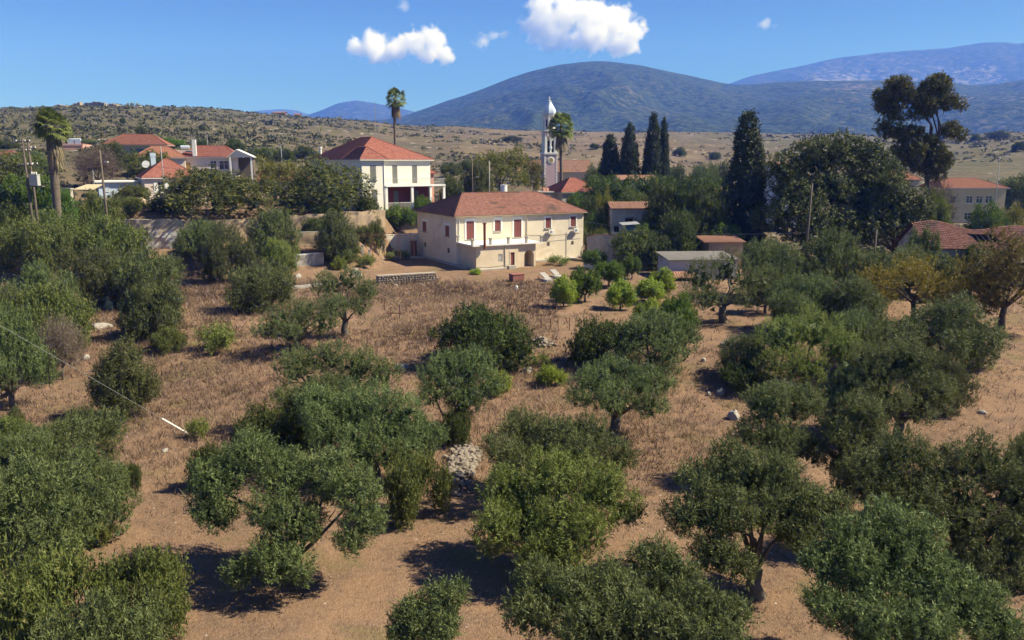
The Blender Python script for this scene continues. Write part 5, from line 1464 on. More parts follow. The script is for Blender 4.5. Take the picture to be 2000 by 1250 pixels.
p = P(1309, 518, 97); sh_ = empty('whitewashed_shed', (p[0], p[1], p[2] - 1.2), math.radians(4), 'low whitewashed shed with flat grey sheet roof at the garden end', 'shed')
walls(sh_, 8.4, 6.0, -1.5, 1.75, surf('bluish_whitewash', (0.50, 0.50, 0.52), (0.38, 0.37, 0.38), 0.8, 0.95, c3=(0.30, 0.27, 0.25)), front=[(2.4, 3.0, 0.3, 1.2)])
window(sh_, Face((0, 0), (1, 0), (0, -1)), 2.4, 3.0, 0.3, 1.2, frame=WOOD, pane=DARK, sill=False)
corr_roof(sh_, -0.3, 8.7, -0.4, 6.3, 1.88, 2.2, surf('grey_sheet_roof', (0.27, 0.25, 0.22), (0.20, 0.18, 0.16), 0.8, 0.95))
corr_roof(sh_, -0.9, 3.2, -1.8, -0.42, -0.1, 0.5, T_PALE, 0.3, 0.06, 'lean_to_roof')
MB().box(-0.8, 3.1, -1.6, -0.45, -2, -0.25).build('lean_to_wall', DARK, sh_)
p = P(1384, 498, 106); bsd = empty('brown_shed', (p[0], p[1], p[2] - 1.8), 0.05, 'brown plaster shed with corrugated eave behind the grey roofed shed', 'shed')
walls(bsd, 4.6, 4.0, -1.5, 3.4, PL_TAN, front=[(1.8, 2.8, 1.2, 2.0)])
window(bsd, Face((0, 0), (1, 0), (0, -1)), 1.8, 2.8, 1.2, 2.0, frame=WOOD, pane=DARK, sill=False)
corr_roof(bsd, -0.9, 4.9, -0.5, 4.3, 3.55, 4.0, T_PALE, 0.3, 0.07)
# blue house glimpsed behind the dark conifer
c = cottage('pale_blue_house', 1512, 322, 150, 6, 5.2, 5.0, 8.2, 0.3, T_PALE, BLUE_P, 'narrow pale blue upper storey with overhanging flat roof behind the dark tree', front=[(1.0, 1.5, 4.4, 7.0), (2.6, 3.4, 4.4, 7.0)], hip=1.0, over=0.55, fascia=CONC, pane=BLUE_P)
railing(c, (0.1, -0.9), (4.6, -0.9), 4.2, 1.0, 0.2, WHITE)
MB().box(0, 4.8, -1.0, -0.003, 3.95, 4.19).build('balcony_slab', WHITE, c)
cottage('orange_roofed_house', 1700, 352, 165, 8, 11.0, 7.0, 3.2, 2.2, T_ORANGE, PL_BROWNISH, 'orange roof glimpsed through the dark conifer and pine', hip=3.0)
cottage('faded_roof_house', 1212, 352, 160, 5, 7.0, 6.0, 2.8, 0.8, T_PALE, PL_OLD, 'faded low tile roof sunk in the ivy hedge', hip=0)
cottage('small_tiled_house', 1380, 377, 150, 5, 3.6, 4.0, 2.4, 0.9, T_PALE, PL_BROWNISH, 'scrap of faded tile roof beside the dark cypress', hip=0)

# ---- yellow school
p = P(1843, 371, 168)
sc_f = []
w1 = lambda a: ((a - 1843) / F * 168)
for a, b in ((1846, 1851), (1857, 1870), (1890, 1903), (1910, 1922.5), (1928.5, 1941.5)):
    sc_f += [(w1(a), w1(b), 5.55, 7.0), (w1(a), w1(b), 2.1, 3.55)]
c = cottage('yellow_school', 1843, 368, 168, 2, w1(1967), 9.0, 8.6, 1.9, T_ORANGE, PL_YELLOW, 'two storey yellow school building with orange roof and paired windows', front=sc_f, hip=(2, 4.5), over=0.5, du=0.2, cat='school', fascia=WHITE)
MB().box(0.0, w1(1967), -0.06, -0.003, 4.3, 4.5).build('band_course', PL_YELLOW, c)

# ---- broken tile roof at the right
p0 = P(1812, 486, 92); br = empty('broken_roof_house', (p0[0], p0[1], p0[2] - 3.0), math.radians(-3), 'old house with sagging tile roof and a hole showing bare rafters', 'house')
bw = 16.0; bl = 8.0
sagf = lambda p: -0.85 * np.exp(-((p[:, 0] - 8.6) / 3.4) ** 2) * np.clip((p[:, 1] + 0.4) / 4.4, 0, 1) + 0.25 * np.sin(p[:, 0] * 0.8) * np.clip((p[:, 1] + 0.4) / 4.4, 0, 1)
holef = lambda c_: (c_[:, 0] > 6.0 + (c_[:, 1] - 1.2) * -0.35) & (c_[:, 0] < 8.7) & (c_[:, 1] > 0.75) & (c_[:, 1] < 2.5)
walls(br, bw, bl, -3, 2.95, PL_OLD, front=[(2, 3, 0.6, 2.2), (7, 8, 0, 2.3)])
window(br, Face((0, 0), (1, 0), (0, -1)), 2, 3, 0.6, 2.2, frame=WOOD, pane=DARK); window(br, Face((0, 0), (1, 0), (0, -1)), 7, 8, 0, 2.3, frame=WOOD, pane=DARK, sill=False, name='door')
planes = [((-0.4, -0.4, 3.0), (bw + .4, -0.4, 3.0), (bw + .4, 4, 5.75), (-0.4, 4, 5.75)), ((bw + .4, 8.4, 3.0), (-.4, 8.4, 3.0), (-.4, 4, 5.75), (bw + .4, 4, 5.75))]
rf = MB()
for q in np.arange(0, bw, 0.62):
    pts = np.array([[q, -0.35, 2.9], [q, 2, 4.35], [q, 4, 5.6]]); pts[:, 2] += sagf(pts) - 0.05
    rf.tube(pts, 0.05, 4)
rfo = rf.build('rafters', surf('bleached_rafter', (0.45, 0.40, 0.34), (0.3, 0.26, 0.22), 2, 0.9), br)
link('roof_tiles', tile_plane(planes, hole=holef, sag=sagf, seed=6, pitch=0.34, du=0.08, amp=0.05), T_MAIN, rfo)['kind'] = 'stuff'
MB().poly([(0, 0.02, 2.955), (0, 7.98, 2.955), (0, 4, 5.6)]).build('gable', PL_OLD, br)

# ------------------------------------------------------------------ the great dark tree, the pine, the palms
FK = dict(leaf=(0.33, 0.14), spr=(0.7, 12), up=0.35, out=0.8, wild=0.6, lumps=(0.3, 5.0))
hero([(1532, 335, 42), (1590, 312, 44), (1640, 300, 44), (1690, 305, 46), (1722, 335, 42), (1560, 385, 52), (1630, 370, 56), (1700, 385, 52), (1520, 430, 46), (1590, 440, 52), (1660, 445, 52), (1740, 370, 36)],
     (1610, 480), 'enormous spreading dark tree with ferny foliage behind the silvery grove', 74000, 'fircrown', 'conifer_tree', 'tree', r0=0.7, y=112, thick=1.2, bark=BARK_D, behind=3, leafkw=FK, dome=0.35, fork=0.3)
hero([(1745, 395, 42), (1785, 400, 34), (1720, 440, 40), (1770, 450, 36), (1730, 365, 30), (1800, 440, 24), (1690, 455, 30)],
     (1750, 490), 'lower dark tree with mossy foliage beside the leafless brown tree', 26000, 'fircrown', 'conifer_tree', 'tree', r0=0.5, y=106, bark=BARK_D, leafkw=FK, dome=0.35)
pz = lambda x, y, r: (1620 + x * .296, 130 + y * .296, r * .30)
hero([pz(*q) for q in ((450, 140, 78), (365, 190, 62), (345, 250, 52), (420, 260, 66), (480, 190, 60), (395, 320, 52), (460, 330, 40), (370, 400, 56), (410, 440, 46), (700, 130, 82), (760, 130, 56), (640, 170, 66), (600, 240, 78), (690, 240, 84),
      (770, 220, 60), (560, 320, 40), (850, 255, 46), (800, 240, 40), (640, 300, 50), (800, 415, 52), (860, 445, 44), (490, 450, 66), (560, 440, 56), (640, 510, 72), (560, 560, 76), (480, 560, 60), (700, 560, 72), (760, 620, 54), (640, 640, 90), (550, 640, 66), (700, 700, 66))],
     (1806, 470), 'tall open crowned pine with forked bare upper trunk', 66000, 'pine', 'pine_tree', 'pine', r0=0.42, y=128, thick=1.1, bark=surf('pine_bark', (0.075, 0.055, 0.042), (0.12, 0.09, 0.07), 4, 0.95), behind=0, dome=0.0,
     leafkw=dict(leaf=(0.34, 0.13), spr=(0.45, 12), up=0.45, out=0.9, wild=0.5, lumps=(0.3, 5)), fork=0.62, limbcap=9)

def palm(px, top, base_py, y, crown_w, trunk_r, label, skirt, n=46, trunk_px=None, seed=1, thick_trunk=False):
    g = np.random.default_rng(seed)
    b = P(px if trunk_px is None else trunk_px, base_py, y); b[2] = float(H(b[0], b[1]))
    tp = P(px, top, y); R = crown_w / F * y / 2
    hgt = tp[2] - b[2] - R * 0.75; lean = tp[0] - b[0]
    e = empty('palm_tree', tuple(b), 0, label, 'palm')
    pts = [(lean * t ** 1.5 + 0.15 * math.sin(t * 5), 0, hgt * t) for t in np.linspace(0, 1, 14)]
    rr = [trunk_r * (1.35 - 0.5 * t) if not thick_trunk else trunk_r * (0.8 + 0.38 * t) for t in np.linspace(0, 1, 14)]
    MB().tube([(0, 0, -0.5)] + pts, [rr[0]] + rr, 12).build('trunk', surf('palm_trunk', (0.17, 0.135, 0.105), (0.11, 0.085, 0.065), 5, 0.95, 0.8, 6), e, smooth=True)
    c = np.array([lean, 0, hgt])
    V, T, A = [], [], []; base = 0
    def fan(d, plen, rad, drop, val, seg=15):
        nonlocal base
        d = d / np.linalg.norm(d)
        sidev = np.cross(d, [0, 0, 1]); sidev = sidev / (np.linalg.norm(sidev) + 1e-6); up = np.cross(sidev, d)
        hub = c + d * plen + np.array([0, 0, -drop * 0.35])
        w = 0.045
        V.extend([c - sidev * w, c + sidev * w, hub + sidev * w, hub - sidev * w]); T.extend([(base, base + 1, base + 2), (base, base + 2, base + 3)]); A.extend([val * .7] * 4); base += 4
        for k in range(seg):
            a = (k / (seg - 1) - 0.5) * 3.7
            fd = d * math.cos(a) + sidev * math.sin(a) + up * (0.22 * math.cos(a * 2))
            tip = hub + fd * rad * g.uniform(0.8, 1.1) + np.array([0, 0, -drop * g.uniform(0.5, 1.1)])
            mid = hub + fd * rad * 0.55 + np.array([0, 0, -drop * 0.12])
            sd = np.cross(fd, up); sd = sd / (np.linalg.norm(sd) + 1e-6) * rad * 0.085
            V.extend([hub, mid - sd, mid + sd, tip]); T.extend([(base, base + 1, base + 2), (base + 1, base + 3, base + 2)]); A.extend([np.clip(val + g.normal() * 0.12, 0, 1)] * 4); base += 4
    for i in range(n):
        a = 2.399 * i; el = -0.75 + 2.1 * (i + 0.5) / n
        d = np.array([math.cos(a) * math.cos(el), math.sin(a) * math.cos(el), math.sin(el)])
        fan(d, R * g.uniform(0.5, 0.72), R * g.uniform(0.36, 0.5), R * (0.24 - 0.1 * el), g.uniform(0.25, 0.9))
    link('crown', np_mesh('crown', np.array(V), np.array(T), np.array(A)), LM['palm'], e)
    V, T, A = [], [], []; base = 0
    for i in range(int(n * 1.3)):
        a = 2.399 * i; q = g.random()
        d = np.array([math.cos(a) * 0.6, math.sin(a) * 0.6, -0.75])
        c = np.array([lean, 0, hgt - q * skirt * 0.6])
        fan(d, R * 0.28, R * g.uniform(0.3, 0.42), R * 0.5 + 0.3, g.uniform(0.1, 0.95), 9)
    link('dry_skirt', np_mesh('dry_skirt', np.array(V), np.array(T), np.array(A)), LM['skirt'], e)
palm(99, 215, 400, 97, 74, 0.5, 'stout old fan palm with thick shaggy trunk beside the poles', 4.5, 60, trunk_px=106, seed=2, thick_trunk=True)
palm(772, 173, 400, 152, 44, 0.24, 'very tall slender fan palm rising behind the white house', 2.6, 40, seed=3)
palm(1097, 221, 400, 165, 58, 0.30, 'fan palm with full crown standing against the bell tower', 3.4, 52, trunk_px=1094, seed=4)

# ------------------------------------------------------------------ walls
def wall_run(name, pts, thick, mat, label, bumps=0.08, seed=1, cap=None, cat='wall', rows=8):
    """pts: (px, top py, bottom py, y). A rough masonry wall with an uneven top"""
    g = np.random.default_rng(seed)
    pts = [(px, pt, pb, float(G(px, pb)[1]) if y is None else y) for px, pt, pb, y in pts]
    P3 = [(P(px, pt, y), P(px, pb, y)) for px, pt, pb, y in pts]
    o = empty(name, tuple(P3[0][1]), 0, label, cat)
    org = P3[0][1]
    top, bot = [], []
    for i in range(len(P3) - 1):
        n = max(2, int(np.linalg.norm(P3[i + 1][0] - P3[i][0]) / 0.45))
        for t in np.linspace(0, 1, n, endpoint=i == len(P3) - 2):
            top.append(P3[i][0] * (1 - t) + P3[i + 1][0] * t); bot.append(P3[i][1] * (1 - t) + P3[i + 1][1] * t)
    top = np.array(top); bot = np.array(bot); n = len(top)
    bot[:, 2] = np.minimum(bot[:, 2], H(bot[:, 0], bot[:, 1])) - 0.4
    d = np.gradient(top[:, :2], axis=0); nn = np.stack([d[:, 1], -d[:, 0]], -1); nn /= np.linalg.norm(nn, axis=1, keepdims=True)
    if nn[:, 1].mean() > 0: nn = -nn
    V = []
    for j in range(rows + 1):
        t = j / rows; p = bot * (1 - t) + top * t
        off = (vnoise(np.arange(n) * 0.6, np.full(n, j * 0.9), seed) - 0.5) * 2 * bumps
        p = p.copy(); p[:, :2] += nn * off[:, None]; 
        if j == rows: p[:, 2] += (vnoise(np.arange(n) * 0.45, np.zeros(n), seed + 3) - 0.5) * bumps * 2.5
        V.append(p)
    back = V[-1].copy(); back[:, :2] -= nn * thick; V.append(back)
    bb = bot.copy(); bb[:, :2] -= nn * thick; V.append(bb)
    R = len(V); V = np.vstack(V) - org
    i = np.arange(n - 1); Fq = []
    for j in range(R - 1): Fq.append(np.stack([j * n + i, j * n + i + 1, (j + 1) * n + i + 1, (j + 1) * n + i], -1))
    Fq = np.vstack(Fq)
    ends = []
    for e_, s_ in ((0, 1), (n - 1, -1)):
        for j in range(rows // 2):
            ends.append((j * n + e_, (j + 1) * n + e_, (R - 2) * n + e_, (R - 1) * n + e_) if j == rows // 2 - 1 else (j * n + e_, (j + 1) * n + e_, (R - 1) * n + e_, (R - 1) * n + e_))
        for j in range(rows // 2, rows): ends.append((j * n + e_, (j + 1) * n + e_, (R - 2) * n + e_, (R - 2) * n + e_))
    mb = MB(); mb.v = [tuple(v) for v in V]; mb.f = [tuple(q) for q in Fq] + [tuple(dict.fromkeys(q)) for q in ends]
    mb.build('wall_body', mat, o)
    if cap:
        m = MB()
        for k in range(n - 1):
            a, b = V[rows * n + k], V[rows * n + k + 1]; a2, b2 = V[(rows + 1) * n + k], V[(rows + 1) * n + k + 1]
            m.poly([a + [0, 0, .004], b + [0, 0, .004], b + [0, 0, .12], a + [0, 0, .12]]).poly([a + [0, 0, .12], b + [0, 0, .12], b2 + [0, 0, .12], a2 + [0, 0, .12]]).poly([a2 + [0, 0, .12], b2 + [0, 0, .12], b2 + [0, 0, .004], a2 + [0, 0, .004]])
        m.build('coping', cap, o)
    return o

def stained():
    m, nt, b = new_mat('stained_retaining_plaster'); b.inputs['Roughness'].default_value = 0.95
    co = coords(nt); sep = nt.nodes.new('ShaderNodeSeparateXYZ'); nt.links.new(co, sep.inputs[0])
    n1 = noise(nt, 0.55, 6, 0.7, co, 0.6); n2 = noise(nt, 2.0, 5, 0.7, co)
    base = ramp(nt, n1, [(0.3, (0.46, 0.35, 0.24)), (0.5, (0.50, 0.40, 0.29)), (0.7, (0.36, 0.29, 0.22))])
    f = math_n(nt, 'ADD', n1, math_n(nt, 'MULTIPLY', sep.outputs['Z'], -0.11))
    base = mix(nt, ramp(nt, f, [(0.28, (0, 0, 0)), (0.36, (1, 1, 1))]), base, (0.66, 0.62, 0.57))
    base = mix(nt, ramp(nt, n2, [(0.55, (0, 0, 0)), (0.75, (0.7, 0.7, 0.7))]), base, (0.24, 0.19, 0.15))
    nt.links.new(base, b.inputs['Base Color']); bump(nt, b, n2, 0.6, 0.1)
    return m
wall_run('retaining_wall', [(204, 431, 492, 104.0), (280, 429, 490, 104.3), (357, 430, 494, 105.2)], 0.6, stained(), 'tall plastered retaining wall with white flaking patches below the pink house', 0.14, 3)
wall_run('retaining_wall', [(357, 432, 480, 105.3), (480, 428, 470, 109.0), (600, 420, 462, 111.8), (700, 413, 458, 115.2), (752, 409, 455, 118.8)], 0.6, PL_TAN, 'long tan retaining wall below the blossom trees and white house', 0.12, 4)
wall_run('low_wall', [(574, 499, 522, None), (632, 495, 517, None)], 0.35, CONC, 'low grey concrete wall with pale coping beside bright shrub', 0.03, 5, cap=WHITE)
wall_run('low_wall', [(578, 456, 480, 107), (630, 453, 476, 108)], 0.35, PL_TAN, 'tan terrace wall behind the tall willowy bush', 0.05, 6, cap=CONC)
wall_run('low_wall', [(745, 461, 482, 120.6), (816, 457, 478, 122.9)], 0.35, PL_CREAM, 'pale courtyard wall behind the rusty pergola', 0.03, 7, cap=WHITE)
0 and wall_run('low_wall', [(365, 488, 525, 97), (385, 492, 530, 96)], 0.4, CONC, 'short broken concrete wall stub under the greyish olive', 0.06, 8)
wall_run('garden_wall', [(1146, 462, 508, 117), (1180, 460, 500, 115), (1232, 459, 492, 113)], 0.45, PL_OLD, 'old brown garden wall with tile coping by the gate posts', 0.08, 9, cap=T_PALE)
wall_run('low_wall', [(1140, 502, 510, 109), (1162, 504, 512, 106)], 0.3, WHITE, 'short whitewashed wall joining the gate posts', 0.02, 10)
wall_run('low_wall', [(560, 560, 567, None), (640, 553, 560, None)], 0.4, CONC, 'ground level concrete edging behind the terrace olive', 0.03, 12)

# ---- stones: shared shapes
def stone_mesh(seed, mat, name='stone', sub=2, rough=0.28):
    import bmesh
    g = np.random.default_rng(seed)
    bm = bmesh.new(); bmesh.ops.create_icosphere(bm, subdivisions=sub, radius=1.0)
    me = bpy.data.meshes.new(name); bm.to_mesh(me); bm.free()
    co = np.empty(len(me.vertices) * 3, np.float32); me.vertices.foreach_get('co', co); co = co.reshape(-1, 3)
    d = unit(co); co = d * (1 + rough * lump(d, seed, 2.6)[:, None] + rough * 0.5 * lump(d, seed + 9, 6.0)[:, None])
    for _ in range(5):
        nrm = unit(g.normal(size=3)); h = g.uniform(0.6, 0.85); ex = np.clip(co @ nrm - h, 0, None); co -= ex[:, None] * nrm * 0.85
    me.vertices.foreach_set('co', co.astype(np.float32).ravel()); me.update(); me.materials.append(mat)
    return me
STONES = [stone_mesh(300 + i, STONE_M, sub=1) for i in range(7)]
ROCKS = [stone_mesh(320 + i, STONE_W, 'rock', 3) for i in range(5)]

def rock(px, py, wpx, hpx, label):
    b = G(px, py); s = b[1] / F
    o = link('rock', ROCKS[int(px) % 5]); o.location = (b[0], b[1], b[2] + hpx * s * 0.08)
    o.scale = (wpx * s / 2, wpx * s / 2 * 0.8, hpx * s * 0.75); o.rotation_euler = (0, 0, px * 0.7)
    tag(o, label, 'rock')
rock(198, 640, 40, 14, 'long white limestone rock beside the yellow green weeds')
rock(214, 603, 22, 18, 'white rock under the prickly pear')
rock(168, 700, 16, 12, 'small white rock near the bare little tree')
rock(697, 538, 24, 20, 'white boulder at the end of the dry stone terrace wall')
rock(582, 541, 20, 10, 'flat white rock behind the low bushy olive')
rock(563, 536, 10, 8, 'little white stone next to the flat white rock')
rock(772, 558, 11, 5, 'small pale stone lying below the dry stone wall corner')
rock(822, 557, 11, 5, 'small pale slab lying below the dry stone wall end')
rock(1028, 726, 24, 14, 'pale limestone rock beside the lime green tuft')
rock(1407, 768, 26, 15, 'pale boulder on the brown grass near black shrub')
rock(1384, 772, 12, 9, 'small pale stone touching the boulder on brown grass')
rock(1434, 818, 30, 22, 'large pale boulder at the edge of the low crowned olive')
rock(1919, 808, 20, 9, 'flat pale rock on the mown slope')
rock(1374, 706, 14, 9, 'little stone below the small stone heap')
rock(785, 718, 34, 9, 'pale broken stones in the grass behind the clump')
rock(322, 880, 20, 6, 'flat pale stone in the dry grass below the white guard')

def heap(name, poly, n, label, size=(0.12, 0.3), lift=0.5, seed=1):
    """poly: pixel outline points; stones piled inside it on the ground"""
    g = np.random.default_rng(seed); A = np.array(poly, float)
    c = A.mean(0); b = G(*c)
    o = empty(name, tuple(b), 0, label, 'stone heap')
    k = 0; tries = 0
    while k < n and tries < 20000:
        tries += 1
        w = g.dirichlet(np.full(len(A), 0.7)); px, py = w @ A
        p = G(px, py)
        e = 1 - min(1.0, np.linalg.norm((np.array([px, py]) - c) / (A.max(0) - A.min(0)) * 2))
        s = g.uniform(*size)
        st = link('stone', STONES[g.integers(0, 7)], None, o)
        st.location = (p[0] - b[0], p[1] - b[1], p[2] - b[2] + e * lift * g.uniform(0.2, 1.0) + s * 0.25)
        st.scale = (s * g.uniform(.8, 1.2), s * g.uniform(.7, 1.1), s * g.uniform(.5, .8)); st.rotation_euler = tuple(g.uniform(-0.5, 0.5, 2)) + (g.uniform(0, 6.28),)
        k += 1
heap('rubble_slope', [(885, 858), (955, 866), (950, 900), (886, 985), (870, 930), (915, 965), (862, 892)], 290, 'steep spill of grey rubble stones between the olive trees', (0.10, 0.26), 0.4, 2)
heap('stone_heap', [(1038, 668), (1060, 664), (1090, 676), (1050, 680)], 70, 'low tumbled stone heap beside the dark mastic shrub', (0.12, 0.28), 0.5, 3)
heap('stone_heap', [(1405, 678), (1428, 665), (1458, 670), (1448, 684), (1415, 684)], 110, 'small stone heap on dry grass below the low spreading olive', (0.13, 0.3), 0.7, 4)

def dry_wall(pts, h, label, seed=1):
    g = np.random.default_rng(seed)
    a, b = G(*pts[0]), G(*pts[1]); L = np.linalg.norm(b - a); d = (b - a) / L; nn = np.array([d[1], -d[0], 0]);  nn = nn if nn[1] < 0 else -nn
    o = empty('dry_stone_wall', tuple(a), 0, label, 'wall')
    MBq = MB(); cr = [np.zeros(3), d * L]
    MBq.poly([(0, 0, -0.4), tuple(cr[1] + [0, 0, -0.4]), tuple(cr[1] + [0, 0, h - 0.08]), (0, 0, h - 0.08)])
    bk = -nn * 0.6
    MBq.poly([tuple(bk + [0, 0, -0.4]), tuple(bk + [0, 0, h - .08]), tuple(cr[1] + bk + [0, 0, h - .08]), tuple(cr[1] + bk + [0, 0, -0.4])]).poly([(0, 0, h - .08), tuple(cr[1] + [0, 0, h - .08]), tuple(cr[1] + bk + [0, 0, h - .08]), tuple(bk + [0, 0, h - .08])])
    MBq.poly([(0, 0, -0.4), (0, 0, h - .08), tuple(bk + [0, 0, h - .08]), tuple(bk + [0, 0, -.4])]).poly([tuple(cr[1] + [0, 0, -0.4]), tuple(cr[1] + bk + [0, 0, -.4]), tuple(cr[1] + bk + [0, 0, h - .08]), tuple(cr[1] + [0, 0, h - .08])])
    MBq.build('rubble_core', surf('dark_mortar', (0.30, 0.235, 0.18), None, 3), o)
    z = 0.0
    while z < h - 0.1:
        x = g.uniform(0, 0.15); rh = g.uniform(0.2, 0.3)
        while x < L:
            w = g.uniform(0.25, 0.5)
            st = link('stone', STONES[g.integers(0, 7)], None, o)
            p = d * (x + w / 2) + nn * g.uniform(0.0, 0.05); st.location = (p[0], p[1], p[2] + z + rh / 2)
            st.scale = (w * g.uniform(.46, .6), g.uniform(.13, .2), rh * g.uniform(.45, .62)); st.rotation_euler = (g.uniform(-.3, .3), g.uniform(-.25, .25), math.atan2(d[1], d[0]) + g.uniform(-.25, .25))
            x += w
        z += rh
    m = MB(); t0 = np.array([0, 0, h - 0.07]); m.poly([tuple(t0 + nn * .1), tuple(t0 + d * L + nn * .1), tuple(t0 + d * L + bk), tuple(t0 + bk)])
    m.poly([tuple(t0 + nn * .1 + [0, 0, .1]), tuple(t0 + d * L + nn * .1 + [0, 0, .1]), tuple(t0 + d * L + bk + [0, 0, .1]), tuple(t0 + bk + [0, 0, .1])]).poly([tuple(t0 + nn * .1), tuple(t0 + d * L + nn * .1), tuple(t0 + d * L + nn * .1 + [0, 0, .1]), tuple(t0 + nn * .1 + [0, 0, .1])])
    m.build('coping', PAVE, o)
dry_wall([(738, 556), (852, 549)], 1.05, 'dry stone terrace wall with flat coping before the cream house', 5)

# ------------------------------------------------------------------ yard things
def at(name, px, py, mb, mat, label, cat, rz=0.0, dz=0.0, group=None):
    b = G(px, py); o = mb.build(name, mat); o.location = (b[0], b[1], b[2] + dz); o.rotation_euler = (0, 0, rz)
    return tag(o, label, cat, group)
m = MB().box(-0.75, 0.75, -0.6, -0.45, -0.3, 0.85).box(-0.75, 0.75, 0.45, 0.6, -0.3, 0.85).box(-0.75, -0.6, -0.45, 0.45, -0.3, 0.849).box(0.6, 0.75, -0.45, 0.45, -0.3, 0.849).box(-0.8, 0.8, -0.65, 0.65, 0.853, 0.92)
at('brick_well_box', 1009, 549, m, surf('red_brick', (0.30, 0.12, 0.09), (0.22, 0.09, 0.07), 5, 0.9), 'low red brick well box standing in the yard', 'well', 0.45)
for px, py, rz, lb in ((1066, 547, 0.5, 'pale tilted concrete slab, the one overlapping the yellow green lemon'), (1086, 541, 0.45, 'pale tilted concrete slab lying behind its twin')):
    b = G(px, py); o = MB().box(-0.42, 0.42, -1.05, 1.05, 0, 0.12).build('concrete_slab', surf('pale_concrete', (0.36, 0.33, 0.30), (0.28, 0.255, 0.23), 2)); o.location = (b[0], b[1], b[2] + 0.35); o.rotation_euler = (0.35, 0, rz); tag(o, lb, 'slab')
    at('slab_support', px + 3, py + 3, MB().box(-0.45, 0.45, -0.6, 0.5, -0.2, 0.32), CONC, 'grey concrete block propping the %s slab' % ('front' if px < 1070 else 'rear'), 'block', rz)
m = MB().lathe([(0.16, 0), (0.17, 0.3), (0.15, 0.42), (0.09, 0.45)], 10)
at('white_bucket', 1009, 566, m, WHITE, 'small white bucket lying in the dry yard', 'bucket')
for px, py, lb in ((1164, 508, 'square pale gate post next to the cream house'), (1189, 509, 'square pale gate post next to the overgrown shrub')):
    m = MB().box(-0.4, 0.4, -0.4, 0.4, -0.4, 1.35).box(-0.5, 0.5, -0.5, 0.5, 1.352, 1.5)
    at('gate_post', px, py, m, CONC, lb, 'gate post', 0.4)
b = P(808, 492, 121); m = MB().box(-0.42, 0.42, -0.42, 0.42, -1.5, 2.3).box(-0.5, 0.5, -0.5, 0.5, 2.302, 2.45)
o = m.build('brick_pillar', surf('dark_red_brick', (0.17, 0.06, 0.045), (0.12, 0.045, 0.035), 5, 0.9)); o.location = (b[0], b[1], float(H(b[0], b[1]))); tag(o, 'dark red brick pillar touching the shaded side of the cream house', 'pillar')
# rusty pergola in the courtyard
b = G(700, 505); pg = empty('pergola', tuple(b), 0.25, 'rusty pipe pergola over the courtyard beside the cream house', 'pergola')
RUST = surf('rusty_iron', (0.17, 0.075, 0.045), (0.10, 0.05, 0.035), 4, 0.9)
for i in range(5):
    for j in range(2): MB().tube([(i * 1.9, j * 3.2, -0.3), (i * 1.9, j * 3.2, 3.0)], 0.035, 6).build('post', RUST, pg)
for j in range(2): MB().tube([(-0.2, j * 3.2, 3.0), (7.8, j * 3.2, 3.0)], 0.035, 6).build('beam', RUST, pg)
for i in range(9): MB().tube([(i * 0.95, -0.2, 3.04), (i * 0.95, 3.4, 3.04)], 0.025, 5).build('crossbar', RUST, pg)
for i, (px, py) in enumerate(((708, 498), (722, 506), (735, 496))):
    at('stone_post', px, py, MB().box(-0.16, 0.16, -0.16, 0.16, -0.3, 1.25).box(-.2, .2, -.2, .2, 1.252, 1.36), CONC, ('squat stone post at the pergola corner', 'stone post standing before the pergola', 'wide capped stone post inside the pergola')[i], 'post', 0.3)
b = G(770, 500); o = MB().box(-4.5, 4.2, -4.0, 4.5, -0.25, 0.03).build('courtyard_paving', PAVE); o.location = tuple(b); o.rotation_euler = (0, 0, A1); tag(o, kind='structure')
# wire fence stakes in the tall grass
for i, (px, py, h, lb) in enumerate(((751, 607, 1.1, 'leaning iron stake at the end of the grass terrace'), (1057, 641, 1.0, 'iron fence stake standing in brown grass'), (1075, 643, 0.9, 'iron fence stake standing in brown grass'), (1090, 641, 0.9, 'iron fence stake standing in brown grass'), (1112, 645, 1.1, 'iron fence stake standing in brown grass'))):
    m = MB().tube([(0, 0, -0.2), (0.08 * (i == 0), 0, h)], 0.035, 5)
    at('fence_stake', px, py, m, RUST, lb, 'stake', group='iron fence stakes in the brown grass' if i else None)
m = MB().tube([(-0.7, 0, -0.2), (-0.7, 0, 0.75)], 0.035, 5).tube([(0.35, 0, -0.2), (0.4, 0, 1.35)], 0.04, 5).tube([(-0.45, 0, 0.0), (-0.45, 0, 1.1)], 0.03, 5).tube([(-0.95, 0, 0.5), (0.6, 0, 0.47)], 0.05, 5)
at('broken_fence_frame', 773, 622, m, RUST, 'broken dark iron fence frame with crossbar in tall grass', 'fence')
# prickly pear
b = G(212, 606); pp = empty('prickly_pear', tuple(b), 0, 'pale prickly pear cactus behind the white rock', 'cactus')
g_ = np.random.default_rng(5); PAD = surf('cactus_skin', (0.25, 0.33, 0.16), (0.36, 0.42, 0.26), 3, 0.6)
for i in range(11):
    m = MB().lathe([(0.03, -0.3), (0.14, -0.22), (0.21, -0.05), (0.2, 0.12), (0.12, 0.25), (0.02, 0.29)], 10)
    o = m.build('pad', PAD, pp, True); o.scale = (1, 0.22, 1); o.location = (g_.uniform(-.5, .5), g_.uniform(-.3, .3), 0.28 + 0.42 * (i // 4)); o.rotation_euler = (g_.uniform(-.4, .4), g_.uniform(-.7, .7), g_.uniform(0, 3))

